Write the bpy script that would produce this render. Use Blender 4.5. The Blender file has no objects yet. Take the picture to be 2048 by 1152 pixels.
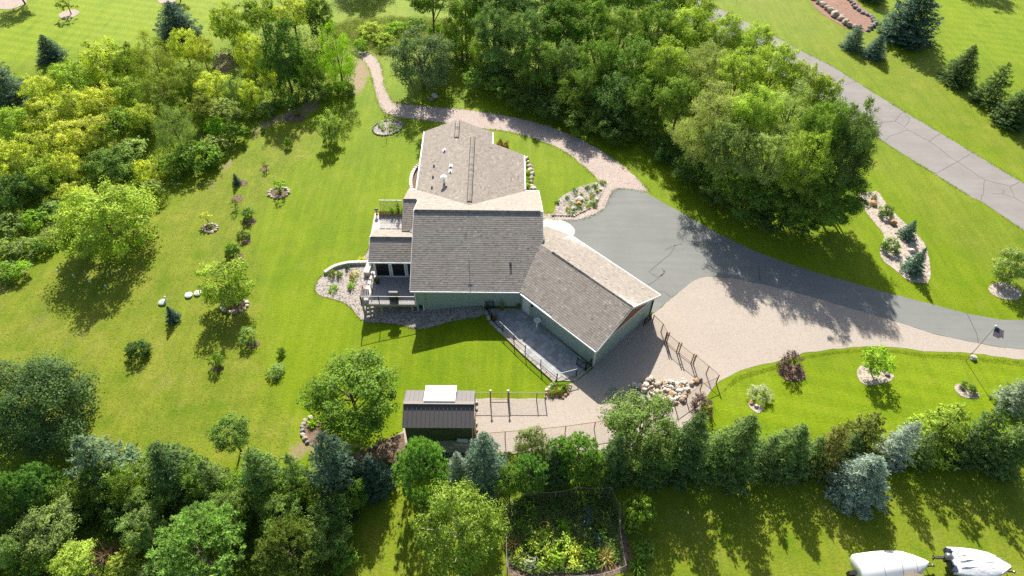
import bpy, bmesh, math, random
import numpy as np
from mathutils import Vector, Matrix, noise as mnoise
R = math.radians
random.seed(7)
rng = np.random.default_rng(7)
S = bpy.context.scene
COL = S.collection

# ------------------------------------------------------------------ camera, sky, sun, exposure
CAM_H, PITCH, ROLL, YAW, FPX = 50.0, 48.0, 1.7, 1.6, 1365.0
def _axes():
    p, r, y = R(PITCH), R(ROLL), R(YAW)
    f = np.array([0, math.cos(p), -math.sin(p)]); u = np.array([0, math.sin(p), math.cos(p)]); x = np.array([1., 0, 0])
    rt = x * math.cos(r) + u * math.sin(r); up = -x * math.sin(r) + u * math.cos(r)
    M = np.array([[math.cos(y), math.sin(y), 0], [-math.sin(y), math.cos(y), 0], [0, 0, 1]])
    return M @ f, M @ rt, M @ up
FWD, RGT, UPV = _axes()
EYE = np.array([0, 0, CAM_H])
cam_d = bpy.data.cameras.new('drone_camera'); cam = bpy.data.objects.new('drone_camera', cam_d); COL.objects.link(cam)
cam.matrix_world = Matrix(((RGT[0], UPV[0], -FWD[0], 0), (RGT[1], UPV[1], -FWD[1], 0), (RGT[2], UPV[2], -FWD[2], CAM_H), (0, 0, 0, 1)))
cam_d.sensor_width = 36.0; cam_d.lens = 36.0 * FPX / 2048.0
cam_d.clip_start = 0.5; cam_d.clip_end = 2500
S.camera = cam
SUN_EL, SUN_AZ = 36.5, -4.0      # the sun stands beyond the house
W = bpy.data.worlds.new('World'); S.world = W; W.use_nodes = True
nt = W.node_tree; bg = nt.nodes['Background']
sky = nt.nodes.new('ShaderNodeTexSky'); sky.sky_type = 'NISHITA'; sky.sun_disc = False
sky.sun_elevation = R(SUN_EL); sky.sun_rotation = R(SUN_AZ)
nt.links.new(sky.outputs[0], bg.inputs[0]); bg.inputs[1].default_value = 0.076; sky.dust_density = 2.2; sky.ozone_density = 0.6
sun_d = bpy.data.lights.new('sun', 'SUN'); sun_d.energy = 5.0; sun_d.angle = R(0.5); sun_d.color = (1.0, 0.94, 0.85)
sun = bpy.data.objects.new('sun', sun_d); COL.objects.link(sun)
sd = Vector((math.sin(R(SUN_AZ)) * math.cos(R(SUN_EL)), math.cos(R(SUN_AZ)) * math.cos(R(SUN_EL)), math.sin(R(SUN_EL))))
sun.rotation_euler = sd.to_track_quat('Z', 'Y').to_euler(); sun.location = sd * 200
S.view_settings.view_transform = 'Standard'; S.view_settings.look = 'None'; S.view_settings.gamma = 1.0
S.view_settings.use_curve_mapping = False; S.view_settings.exposure = 0.86
S.render.engine = 'CYCLES'
S.cycles.max_bounces = 6; S.cycles.diffuse_bounces = 3; S.cycles.transmission_bounces = 4; S.cycles.transparent_max_bounces = 8
S.cycles.use_denoising = False

# ------------------------------------------------------------------ terrain (falls away on the walk-out side of the house)
TX = [(-600, -2.0), (-19, -2.0), (-15, -1.75), (-11, -1.15), (-8.5, -0.85), (-3.2, -0.06), (-2.2, 0.0), (600, 0.0)]
def tz(x):
    for (a, za), (b, zb) in zip(TX, TX[1:]):
        if x <= b: return za + (zb - za) * (x - a) / (b - a)
    return 0.0
KN = [k[0] for k in TX[1:-1]]
def ray(px, py, z):
    d = FWD + RGT * (px - 1024) / FPX - UPV * (py - 576) / FPX
    t = (z - CAM_H) / d[2]
    return EYE + d * t
def G(px, py, h=0.0):
    """ground point (plus height h) that the photograph shows at px, py"""
    z = 0.0
    for _ in range(12):
        p = ray(px, py, z + h); z = 0.5 * z + 0.5 * tz(p[0])
    p = ray(px, py, z + h)
    return Vector((p[0], p[1], tz(p[0]) + h))
def proj(P):
    d = np.asarray(P, float) - EYE; z = d @ FWD
    return (1024 + FPX * (d @ RGT) / z, 576 - FPX * (d @ UPV) / z)
def depth(P): return float((np.asarray(P, float) - EYE) @ FWD)
def g2(pts): return [tuple(G(*p)[:2]) for p in pts]

# ------------------------------------------------------------------ materials
class NT:
    def __init__(s, name):
        s.m = bpy.data.materials.new(name); s.m.use_nodes = True; s.t = s.m.node_tree
        s.t.nodes.clear(); s.out = s.n('ShaderNodeOutputMaterial')
    def n(s, typ, **kw):
        x = s.t.nodes.new(typ)
        for k, v in kw.items(): setattr(x, k, v)
        return x
    def l(s, a, b): s.t.links.new(a, b)
    def pos(s): return s.n('ShaderNodeNewGeometry').outputs['Position']
    def objc(s): return s.n('ShaderNodeTexCoord').outputs['Object']
    def noise(s, vec, scale, detail=4, rough=0.55):
        x = s.n('ShaderNodeTexNoise'); x.inputs['Scale'].default_value = scale; x.inputs['Detail'].default_value = detail
        x.inputs['Roughness'].default_value = rough; s.l(vec, x.inputs['Vector']); return x.outputs['Fac']
    def voro(s, vec, scale, feature='F1', out='Distance'):
        x = s.n('ShaderNodeTexVoronoi'); x.feature = feature; x.inputs['Scale'].default_value = scale; s.l(vec, x.inputs['Vector']); return x.outputs[out]
    def ramp(s, fac, stops):
        x = s.n('ShaderNodeValToRGB'); s.l(fac, x.inputs[0]); e = x.color_ramp.elements
        while len(e) < len(stops): e.new(0.5)
        for k, (p, c) in zip(e, stops): k.position = p; k.color = (*c, 1)
        return x.outputs[0]
    def maprange(s, fac, a, b, c=0., d=1.):
        x = s.n('ShaderNodeMapRange'); s.l(fac, x.inputs[0])
        for i, v in enumerate((a, b, c, d)): x.inputs[i + 1].default_value = v
        return x.outputs[0]
    def mix(s, fac, a, b, blend='MIX'):
        x = s.n('ShaderNodeMix', data_type='RGBA', blend_type=blend)
        for sock, v in ((x.inputs[0], fac), (x.inputs[6], a), (x.inputs[7], b)):
            if hasattr(v, 'is_linked') or hasattr(v, 'links'): s.l(v, sock)
            else: sock.default_value = v if isinstance(v, (int, float)) else (*v, 1)
        return x.outputs[2]
    def math(s, op, a, b=0.0):
        x = s.n('ShaderNodeMath', operation=op)
        for sock, v in ((x.inputs[0], a), (x.inputs[1], b)):
            if isinstance(v, (int, float)): sock.default_value = v
            else: s.l(v, sock)
        return x.outputs[0]
    def attr(s, name, out='Fac'):
        x = s.n('ShaderNodeAttribute', attribute_name=name); return x.outputs[out]
    def bump(s, h, strength, dist=0.05):
        x = s.n('ShaderNodeBump'); x.inputs['Strength'].default_value = strength; x.inputs['Distance'].default_value = dist
        s.l(h, x.inputs['Height']); return x.outputs[0]
    def bsdf(s, color, rough=0.8, metal=0.0, normal=None, spec=0.3):
        x = s.n('ShaderNodeBsdfPrincipled')
        if isinstance(color, tuple): x.inputs['Base Color'].default_value = (*color, 1)
        else: s.l(color, x.inputs['Base Color'])
        x.inputs['Roughness'].default_value = rough; x.inputs['Metallic'].default_value = metal
        x.inputs['Specular IOR Level'].default_value = spec
        if normal is not None: s.l(normal, x.inputs['Normal'])
        s.l(x.outputs[0], s.out.inputs[0]); return x
M = {}
def simple(name, c, rough=0.7, metal=0.0, var=0.18, scale=6.0, spec=0.3, bump=0.0):
    t = NT(name); o = t.objc(); f = t.noise(o, scale, 5)
    col = t.mix(f, tuple(max(0, v * (1 - var)) for v in c), tuple(min(1, v * (1 + var)) for v in c))
    t.bsdf(col, rough, metal, t.bump(f, bump) if bump else None, spec)
    M[name] = t.m; return t.m
def granular(name, c1, c2, c3, scale, big=0.25, bump=0.6, rough=0.9, bigmix=0.5, dark=0.75):
    """gravel, soil, mulch: grains by voronoi, wear by large noise"""
    t = NT(name); p = t.pos()
    cells = t.voro(p, scale, 'F1', 'Color'); sep = t.n('ShaderNodeSeparateColor'); t.l(cells, sep.inputs[0])
    g = t.mix(sep.outputs[0], c1, c2); g = t.mix(t.math('MULTIPLY', sep.outputs[1], t.math('GREATER_THAN', sep.outputs[1], 0.8)), g, c3)
    n = t.maprange(t.noise(p, big, 6, 0.6), 0.3, 0.7)
    g = t.mix(t.math('MULTIPLY', n, bigmix), g, tuple(v * dark for v in c1))
    n2 = t.maprange(t.noise(p, 2.3, 5, 0.7), 0.25, 0.8, 0.82, 1.14)
    g = t.mix(1.0, g, n2, 'MULTIPLY') if False else t.mix(t.math('MULTIPLY', t.noise(p, 2.3, 5, 0.7), 0.35), g, tuple(v * 0.8 for v in c2))
    d = t.voro(p, scale)
    t.bsdf(g, rough, 0, t.bump(t.math('SUBTRACT', 1.0, d), bump, 0.03), 0.2)
    M[name] = t.m; return t.m

def lawn_material():
    t = NT('grass'); p = t.pos()
    big = t.noise(p, 0.09, 5, 0.6); mid = t.noise(p, 0.7, 5, 0.65); fine = t.noise(p, 5.0, 4, 0.75); blade = t.noise(p, 17.0, 2, 0.7)
    lush = t.mix(t.math('ADD', t.maprange(big, 0.35, 0.68, 0, .7), t.maprange(mid, 0.35, 0.7, 0, .45)), (0.128, 0.205, 0.004), (0.195, 0.280, 0.006))
    rough = t.mix(t.maprange(mid, 0.3, 0.72), (0.235, 0.265, 0.030), (0.155, 0.205, 0.020))
    rough = t.mix(t.maprange(t.noise(p, 0.22, 6, 0.7), 0.56, 0.74), rough, (0.30, 0.27, 0.085))
    dry = t.math('ADD', t.attr('dry'), t.maprange(mid, 0.3, 0.8, -0.12, 0.12))
    col = t.mix(t.maprange(dry, 0.05, 0.95), lush, rough)
    col = t.mix(t.math('MULTIPLY', t.attr('stripe'), 0.55), col, (0.235, 0.345, 0.010))  # backlit sheen of the far lawns, put into the grass colour
    # mowing stripes
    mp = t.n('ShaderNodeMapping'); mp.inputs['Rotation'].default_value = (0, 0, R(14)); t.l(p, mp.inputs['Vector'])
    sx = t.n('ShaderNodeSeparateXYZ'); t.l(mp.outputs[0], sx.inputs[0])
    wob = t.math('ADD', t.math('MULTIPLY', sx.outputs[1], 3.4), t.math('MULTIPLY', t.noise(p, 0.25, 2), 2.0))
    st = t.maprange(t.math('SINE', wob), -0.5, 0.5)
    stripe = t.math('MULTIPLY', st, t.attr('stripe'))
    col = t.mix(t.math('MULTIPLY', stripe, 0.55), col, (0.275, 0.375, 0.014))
    mp2 = t.n('ShaderNodeMapping'); mp2.inputs['Rotation'].default_value = (0, 0, R(-8)); mp2.inputs['Scale'].default_value = (1.3, 0.11, 1); t.l(p, mp2.inputs['Vector'])
    streak = t.noise(mp2.outputs[0], 1.0, 5, 0.65)
    col = t.mix(t.maprange(streak, 0.5, 0.72, 0.0, 0.6), col, t.mix(0.55, col, (0.30, 0.36, 0.02)))
    col = t.mix(t.maprange(streak, 0.5, 0.3, 0.0, 0.6), col, t.mix(0.5, col, (0.06, 0.135, 0.004)))
    patch = t.noise(p, 0.33, 6, 0.72)
    col = t.mix(t.math('MULTIPLY', t.maprange(patch, 0.52, 0.68), t.maprange(t.attr('dry'), 0, 1, .40, .8)), col, (0.098, 0.190, 0.006))
    col = t.mix(t.math('MULTIPLY', t.maprange(patch, 0.46, 0.32), t.maprange(t.attr('dry'), 0, 1, .28, .8)), col, (0.30, 0.295, 0.05))
    # clumps, bare flecks and soil
    col = t.mix(t.maprange(fine, 0.40, 0.72, 0.0, 0.75), col, t.mix(0.5, col, (0.035, 0.085, 0.004)))
    col = t.mix(t.maprange(blade, 0.5, 0.8, 0.0, 0.55), col, t.mix(0.55, col, (0.33, 0.38, 0.06)))
    soil = t.math('ADD', t.attr('soil'), t.maprange(mid, 0.25, 0.75, -0.3, 0.3))
    scol = t.mix(t.noise(p, 3.0, 5, 0.7), (0.22, 0.15, 0.10), (0.40, 0.30, 0.21))
    col = t.mix(t.math('MULTIPLY', t.maprange(soil, 0.35, 0.7), t.math('GREATER_THAN', t.attr('soil'), 0.02)), col, scol)
    h = t.math('ADD', t.math('MULTIPLY', fine, 0.7), t.math('MULTIPLY', blade, 0.5))
    b = t.bsdf(col, 0.6, 0, t.bump(h, 0.75, 0.12), 0.14); b.inputs['Specular Tint'].default_value = (0.7, 0.9, 0.05, 1)
    M['grass'] = t.m
lawn_material()
def leaf_material(name, trans=0.31, vr=0.6, yshift=0.45, gloss=0.012):
    """leaf colour comes from the object's own colour, varied leaf by leaf"""
    t = NT(name); oc = t.n('ShaderNodeObjectInfo').outputs['Color']; v = t.attr('v')
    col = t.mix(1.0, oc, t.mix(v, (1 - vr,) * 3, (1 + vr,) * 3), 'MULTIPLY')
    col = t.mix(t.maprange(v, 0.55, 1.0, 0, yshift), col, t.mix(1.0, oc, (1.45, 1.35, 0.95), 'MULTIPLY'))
    d = t.n('ShaderNodeBsdfDiffuse'); t.l(col, d.inputs[0])
    tr = t.n('ShaderNodeBsdfTranslucent'); t.l(t.mix(1.0, col, (1.3, 1.4, 0.65), 'MULTIPLY'), tr.inputs[0])
    m1 = t.n('ShaderNodeMixShader'); m1.inputs[0].default_value = trans; t.l(d.outputs[0], m1.inputs[1]); t.l(tr.outputs[0], m1.inputs[2])
    g = t.n('ShaderNodeBsdfGlossy'); g.inputs['Roughness'].default_value = 0.6
    m2 = t.n('ShaderNodeMixShader'); m2.inputs[0].default_value = gloss; t.l(m1.outputs[0], m2.inputs[1]); t.l(g.outputs[0], m2.inputs[2])
    t.l(m2.outputs[0], t.out.inputs[0]); M[name] = t.m
leaf_material('leaf'); leaf_material('needle', 0.27, 0.6, 0.25, 0.012); leaf_material('petal', 0.3, 0.3, 0.1)
def shingle_material():
    t = NT('shingle'); v = t.attr('v'); p = t.pos()
    c = t.ramp(v, [(0.0, (0.14, 0.118, 0.097)), (0.35, (0.268, 0.234, 0.197)), (0.7, (0.352, 0.31, 0.264)), (1.0, (0.47, 0.42, 0.365))])
    c = t.mix(t.maprange(t.noise(p, 0.5, 5), 0.35, 0.7, 0, 0.35), c, (0.295, 0.255, 0.215))
    c = t.mix(t.maprange(t.noise(p, 9.0, 3), 0.3, 0.7, 0, 0.25), c, (0.40, 0.37, 0.34))
    t.bsdf(c, 0.92, 0, t.bump(t.noise(p, 60, 2), 0.3, 0.01), 0.25); M['shingle'] = t.m
shingle_material()
def asphalt(name, a, b, scale):
    t = NT(name); p = t.pos()
    c = t.mix(t.maprange(t.noise(p, scale, 6, 0.65), 0.3, 0.7), a, b)
    mp = t.n('ShaderNodeMapping'); mp.inputs['Rotation'].default_value = (0, 0, R(36)); mp.inputs['Scale'].default_value = (0.12, 1.6, 1); t.l(p, mp.inputs['Vector'])
    c = t.mix(t.maprange(t.noise(mp.outputs[0], 0.9, 5, 0.6), 0.42, 0.75, 0, 0.4), c, tuple(v * 0.78 for v in a))
    c = t.mix(t.maprange(t.noise(p, 22, 2, 0.8), 0.35, 0.75, 0, 0.35), c, tuple(v * 0.6 for v in a))
    t.bsdf(c, 0.88, 0, t.bump(t.noise(p, 40, 3, 0.7), 0.35, 0.01), 0.3); M[name] = t.m
asphalt('road_asphalt', (0.25, 0.235, 0.218), (0.31, 0.293, 0.273), 0.35)
asphalt('drive_asphalt', (0.195, 0.205, 0.192), (0.25, 0.258, 0.24), 0.22)
granular('pink_gravel', (0.415, 0.362, 0.305), (0.47, 0.415, 0.352), (0.36, 0.295, 0.245), 13.0, 0.16, 0.25, bigmix=0.4, dark=0.8)
granular('path_gravel', (0.43, 0.35, 0.305), (0.55, 0.46, 0.405), (0.27, 0.2, 0.165), 11.0, 0.3, 0.5, bigmix=.4)
granular('river_rock', (0.28, 0.25, 0.225), (0.52, 0.46, 0.41), (0.10, 0.09, 0.085), 7.0, 0.3, 1.0, bigmix=0.25)
granular('red_mulch', (0.285, 0.165, 0.12), (0.39, 0.245, 0.185), (0.15, 0.08, 0.06), 7.0, 0.4, 0.9)
granular('soil', (0.15, 0.10, 0.07), (0.26, 0.185, 0.13), (0.07, 0.045, 0.03), 6.0, 0.5, 0.9)
granular('pale_stone_bed', (0.41, 0.345, 0.28), (0.58, 0.51, 0.43), (0.26, 0.19, 0.145), 6.0, 0.5, 0.9, bigmix=0.35, dark=0.65)
simple('siding', (0.345, 0.42, 0.385), 0.65, var=0.06, scale=2.0)
simple('white_trim', (0.80, 0.80, 0.78), 0.5, var=0.04)
simple('foundation', (0.37, 0.42, 0.39), 0.85, var=0.1)
simple('brown_shake', (0.33, 0.145, 0.07), 0.8, var=0.25, scale=8)
simple('paver_stone', (0.225, 0.235, 0.245), 0.85, var=0.16, scale=5, bump=0.2)
simple('curb_stone', (0.42, 0.37, 0.32), 0.9, var=0.18, scale=4, bump=0.3)
simple('concrete', (0.57, 0.54, 0.50), 0.85, var=0.08, scale=3, bump=0.1)
simple('deck_grey', (0.33, 0.315, 0.315), 0.7, var=0.08, scale=3)
simple('deck_pale', (0.55, 0.52, 0.49), 0.8, var=0.1, scale=3)
simple('deck_wood', (0.43, 0.38, 0.32), 0.8, var=0.15, scale=4)
simple('black_metal', (0.018, 0.018, 0.02), 0.45, metal=0.0, var=0.1, spec=0.5)
simple('pale_rail', (0.45, 0.45, 0.44), 0.4, var=0.05)  # sunlight on the patio rails put into the colour; also trellis tops
simple('rail_grey', (0.33, 0.34, 0.35), 0.4, var=0.05, spec=0.5)
simple('dark_screen', (0.02, 0.02, 0.022), 0.35, var=0.2, spec=0.5)
simple('glass', (0.03, 0.045, 0.055), 0.08, var=0.1, spec=0.8)
simple('matte_black', (0.03, 0.03, 0.032), 0.95, spec=0.05)
simple('grill_lid', (0.22, 0.21, 0.21), 0.6)
simple('rust_wood', (0.34, 0.20, 0.12), 0.85, var=0.25, scale=5)
simple('pale_wood', (0.60, 0.50, 0.36), 0.8, var=0.18, scale=5)
simple('grey_wood', (0.36, 0.32, 0.28), 0.9, var=0.2, scale=5)
simple('fence_wire', (0.23, 0.14, 0.095), 0.6, var=0.15)
simple('net_cord', (0.45, 0.44, 0.41), 0.8, var=0.1)
simple('net_mesh', (0.22, 0.23, 0.22), 0.8, var=0.1)
simple('shed_roof', (0.125, 0.115, 0.115), 0.5, var=0.12, scale=2, spec=0.4)
simple('shed_wall', (0.085, 0.105, 0.06), 0.8, var=0.12, scale=3)
simple('white_panel', (0.82, 0.82, 0.80), 0.4, var=0.03)
simple('bark', (0.15, 0.115, 0.085), 0.95, var=0.3, scale=7, bump=0.4)
simple('birch_bark', (0.50, 0.47, 0.42), 0.9, var=0.3, scale=5)
simple('rock', (0.40, 0.33, 0.265), 0.92, var=0.3, scale=3, bump=0.4)
simple('rock_pale', (0.58, 0.52, 0.44), 0.92, var=0.25, scale=3, bump=0.4)
simple('rock_tan', (0.42, 0.26, 0.13), 0.92, var=0.25, scale=3, bump=0.4)
simple('rock_grey', (0.235, 0.225, 0.215), 0.92, var=0.25, scale=3, bump=0.4)
simple('wall_block', (0.26, 0.25, 0.235), 0.9, var=0.2, scale=4, bump=0.3)
simple('tar', (0.11, 0.103, 0.10), 0.6, var=0.2)
simple('tarp_white', (0.80, 0.80, 0.79), 0.55, var=0.04, scale=1.5, bump=0.1)
simple('canvas', (0.74, 0.74, 0.75), 0.7, var=0.07, scale=2.5, bump=1.0)
simple('navy', (0.035, 0.05, 0.085), 0.4, var=0.2)
simple('steel', (0.30, 0.31, 0.32), 0.35, metal=0.7, var=0.1)
simple('rubber', (0.02, 0.02, 0.02), 0.8, var=0.2)
simple('flag_red', (0.50, 0.03, 0.04), 0.8, var=0.06); simple('flag_white', (0.78, 0.77, 0.75), 0.8, var=0.04); simple('flag_blue', (0.02, 0.03, 0.10), 0.8, var=0.1)
simple('pole_grey', (0.40, 0.34, 0.28), 0.5, var=0.1)
simple('clay', (0.40, 0.10, 0.035), 0.8, var=0.15)
simple('lid_green', (0.50, 0.60, 0.50), 0.6, var=0.05)
simple('hose_yellow', (0.55, 0.40, 0.06), 0.5, var=0.1)
simple('tan_roof', (0.42, 0.34, 0.26), 0.85, var=0.2, scale=4)

# ------------------------------------------------------------------ object helpers
def tag(o, label=None, cat=None, group=None, kind=None):
    if label: o['label'] = label
    if cat: o['category'] = cat
    if group: o['group'] = group
    if kind: o['kind'] = kind
    return o
def thing(name, loc, label, cat, group=None, rz=0.0):
    o = bpy.data.objects.new(name, None); COL.objects.link(o); o.empty_display_size = 0.2
    o.location = loc; o.rotation_euler = (0, 0, rz); return tag(o, label, cat, group)
def link(name, mesh, mat=None, parent=None, loc=None, world=False):
    o = bpy.data.objects.new(name, mesh); COL.objects.link(o)
    if mat is not None and len(mesh.materials) == 0: mesh.materials.append(M[mat] if isinstance(mat, str) else mat)
    if parent is not None:
        o.parent = parent
        if world: o.matrix_parent_inverse = Matrix.LocRotScale(parent.location, parent.rotation_euler, parent.scale).inverted()
    if loc is not None: o.location = loc
    return o
class MB:
    """collects shapes and links them as ONE mesh"""
    def __init__(s): s.v = []; s.f = []; s.a = []
    def add(s, vs, fs, a=0.5):
        b = len(s.v); s.v += [tuple(v) for v in vs]; s.f += [tuple(b + i for i in f) for f in fs]; s.a += [a] * len(vs); return s
    def box(s, c, d, rz=0.0, a=0.5):
        cx, cy, cz = c; x, y, z = d[0] / 2, d[1] / 2, d[2] / 2; co, si = math.cos(rz), math.sin(rz)
        vs = [(cx + i * x * co - j * y * si, cy + i * x * si + j * y * co, cz + k * z) for k in (-1, 1) for i, j in ((-1, -1), (1, -1), (1, 1), (-1, 1))]
        return s.add(vs, [(3, 2, 1, 0), (4, 5, 6, 7), (0, 1, 5, 4), (1, 2, 6, 5), (2, 3, 7, 6), (3, 0, 4, 7)], a)
    def tube(s, p, q, r0, r1=None, n=6):
        r1 = r0 if r1 is None else r1; p, q = Vector(p), Vector(q); d = (q - p)
        if d.length < 1e-6: return s
        d.normalize(); u = d.orthogonal().normalized(); w = d.cross(u)
        vs = [p + (u * math.cos(2 * math.pi * i / n) + w * math.sin(2 * math.pi * i / n)) * r0 for i in range(n)]
        vs += [q + (u * math.cos(2 * math.pi * i / n) + w * math.sin(2 * math.pi * i / n)) * r1 for i in range(n)]
        return s.add(vs, [(i, (i + 1) % n, n + (i + 1) % n, n + i) for i in range(n)] + [tuple(range(n))[::-1], tuple(range(n, 2 * n))])
    def path(s, pts, r, n=5):
        for a, b in zip(pts, pts[1:]): s.tube(a, b, r, r, n)
        return s
    def bar(s, p, q, w, h):
        """box beam from p to q, width w across, height h"""
        p, q = Vector(p), Vector(q); d = (q - p).normalized()
        side = d.cross(Vector((0, 0, 1)))
        side = Vector((1, 0, 0)) if side.length < 1e-4 else side.normalized()
        up = side.cross(d).normalized(); vs = []
        for e in (p, q):
            for i, j in ((-1, -1), (1, -1), (1, 1), (-1, 1)): vs.append(e + side * i * w / 2 + up * j * h / 2)
        return s.add(vs, [(0, 1, 2, 3), (7, 6, 5, 4), (0, 4, 5, 1), (1, 5, 6, 2), (2, 6, 7, 3), (3, 7, 4, 0)])
    def prism(s, poly, z0, z1):
        n = len(poly); vs = [(x, y, z0) for x, y in poly] + [(x, y, z1) for x, y in poly]
        return s.add(vs, [tuple(range(n))[::-1], tuple(range(n, 2 * n))] + [(i, (i + 1) % n, n + (i + 1) % n, n + i) for i in range(n)])
    def lathe(s, c, prof, n=12):
        cx, cy, cz = c; vs = []
        for r, z in prof:
            vs += [(cx + r * math.cos(2 * math.pi * i / n), cy + r * math.sin(2 * math.pi * i / n), cz + z) for i in range(n)]
        fs = [(k * n + i, k * n + (i + 1) % n, (k + 1) * n + (i + 1) % n, (k + 1) * n + i) for k in range(len(prof) - 1) for i in range(n)]
        fs += [tuple(range(n))[::-1], tuple((len(prof) - 1) * n + i for i in range(n))]
        return s.add(vs, fs)
    def mesh(s, name):
        m = bpy.data.meshes.new(name); m.from_pydata(s.v, [], s.f); m.update()
        at = m.attributes.new('v', 'FLOAT', 'POINT'); at.data.foreach_set('value', np.array(s.a, dtype=np.float32))
        bm = bmesh.new(); bm.from_mesh(m); bmesh.ops.recalc_face_normals(bm, faces=bm.faces); bm.to_mesh(m); bm.free()
        return m
    def build(s, name, mat, parent=None, world=True, loc=None): return link(name, s.mesh(name), mat, parent, loc, world)

def edge_jitter(poly, step, amp, seed=0):
    out = []; n = len(poly)
    for i in range(n):
        a, b = Vector(poly[i]), Vector(poly[(i + 1) % n]); L = (b - a).length; k = max(1, int(L / step))
        nr = Vector((-(b - a).y, (b - a).x)) / max(L, 1e-6)
        for j in range(k):
            p = a.lerp(b, j / k)
            d = mnoise.noise(Vector((p.x * 0.9, p.y * 0.9, seed))) * amp + mnoise.noise(Vector((p.x * 2.7, p.y * 2.7, seed + 9))) * amp * 0.6
            p = p + nr * d; out.append((p.x, p.y))
    return out
def smooth(poly, it=2, closed=True):
    for _ in range(it):
        o = []; n = len(poly)
        for i in range(n if closed else n - 1):
            a, b = Vector(poly[i]), Vector(poly[(i + 1) % n])
            o += [tuple(a.lerp(b, .25)), tuple(a.lerp(b, .75))]
        if not closed: o = [poly[0]] + o + [poly[-1]]
        poly = o
    return poly
def drape(name, poly, mat, dz, parent=None, kind='structure', thick=0.0):
    bm = bmesh.new(); vs = [bm.verts.new((x, y, 0)) for x, y in poly]; f = bm.faces.new(vs)
    bmesh.ops.triangulate(bm, faces=[f])
    for k in KN:
        bmesh.ops.bisect_plane(bm, geom=bm.verts[:] + bm.edges[:] + bm.faces[:], plane_co=(k, 0, 0), plane_no=(1, 0, 0), dist=1e-5)
    if thick:
        r = bmesh.ops.extrude_face_region(bm, geom=bm.faces[:]); up = [e for e in r['geom'] if isinstance(e, bmesh.types.BMVert)]
        ups = set(up)
        for v in bm.verts: v.co.z = tz(v.co.x) + (dz if v in ups else dz - thick)
    else:
        for v in bm.verts: v.co.z = tz(v.co.x) + dz
    bmesh.ops.recalc_face_normals(bm, faces=bm.faces)
    if not thick:
        for fc in bm.faces:
            if fc.normal.z < 0: fc.normal_flip()
    m = bpy.data.meshes.new(name); bm.to_mesh(m); bm.free()
    o = link(name, m, mat, parent, None, True)
    if kind and parent is None: o['kind'] = kind
    return o
def strip(pts, w, z=lambda p: tz(p[0]), dz=0.0):
    """flat ribbon along 2-D points"""
    mb = MB(); n = len(pts); L = []
    for i, p in enumerate(pts):
        a = Vector(pts[max(0, i - 1)]); b = Vector(pts[min(n - 1, i + 1)]); d = (b - a).normalized(); s = Vector((-d.y, d.x)) * w / 2
        p = Vector(p); L += [(p.x - s.x, p.y - s.y), (p.x + s.x, p.y + s.y)]
    mb.add([(x, y, z((x, y)) + dz) for x, y in L], [(2 * i, 2 * i + 2, 2 * i + 3, 2 * i + 1) for i in range(n - 1)]); return mb
def inside(p, poly):
    x, y = p; r = False; n = len(poly)
    for i in range(n):
        (x1, y1), (x2, y2) = poly[i], poly[(i + 1) % n]
        if (y1 > y) != (y2 > y) and x < (x2 - x1) * (y - y1) / (y2 - y1) + x1: r = not r
    return r
def resample(pts, step):
    out = []
    for a, b in zip(pts, pts[1:]):
        a, b = Vector(a), Vector(b); k = max(1, int(round((b - a).length / step)))
        out += [a.lerp(b, i / k) for i in range(k)]
    return out + [Vector(pts[-1])]

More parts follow.
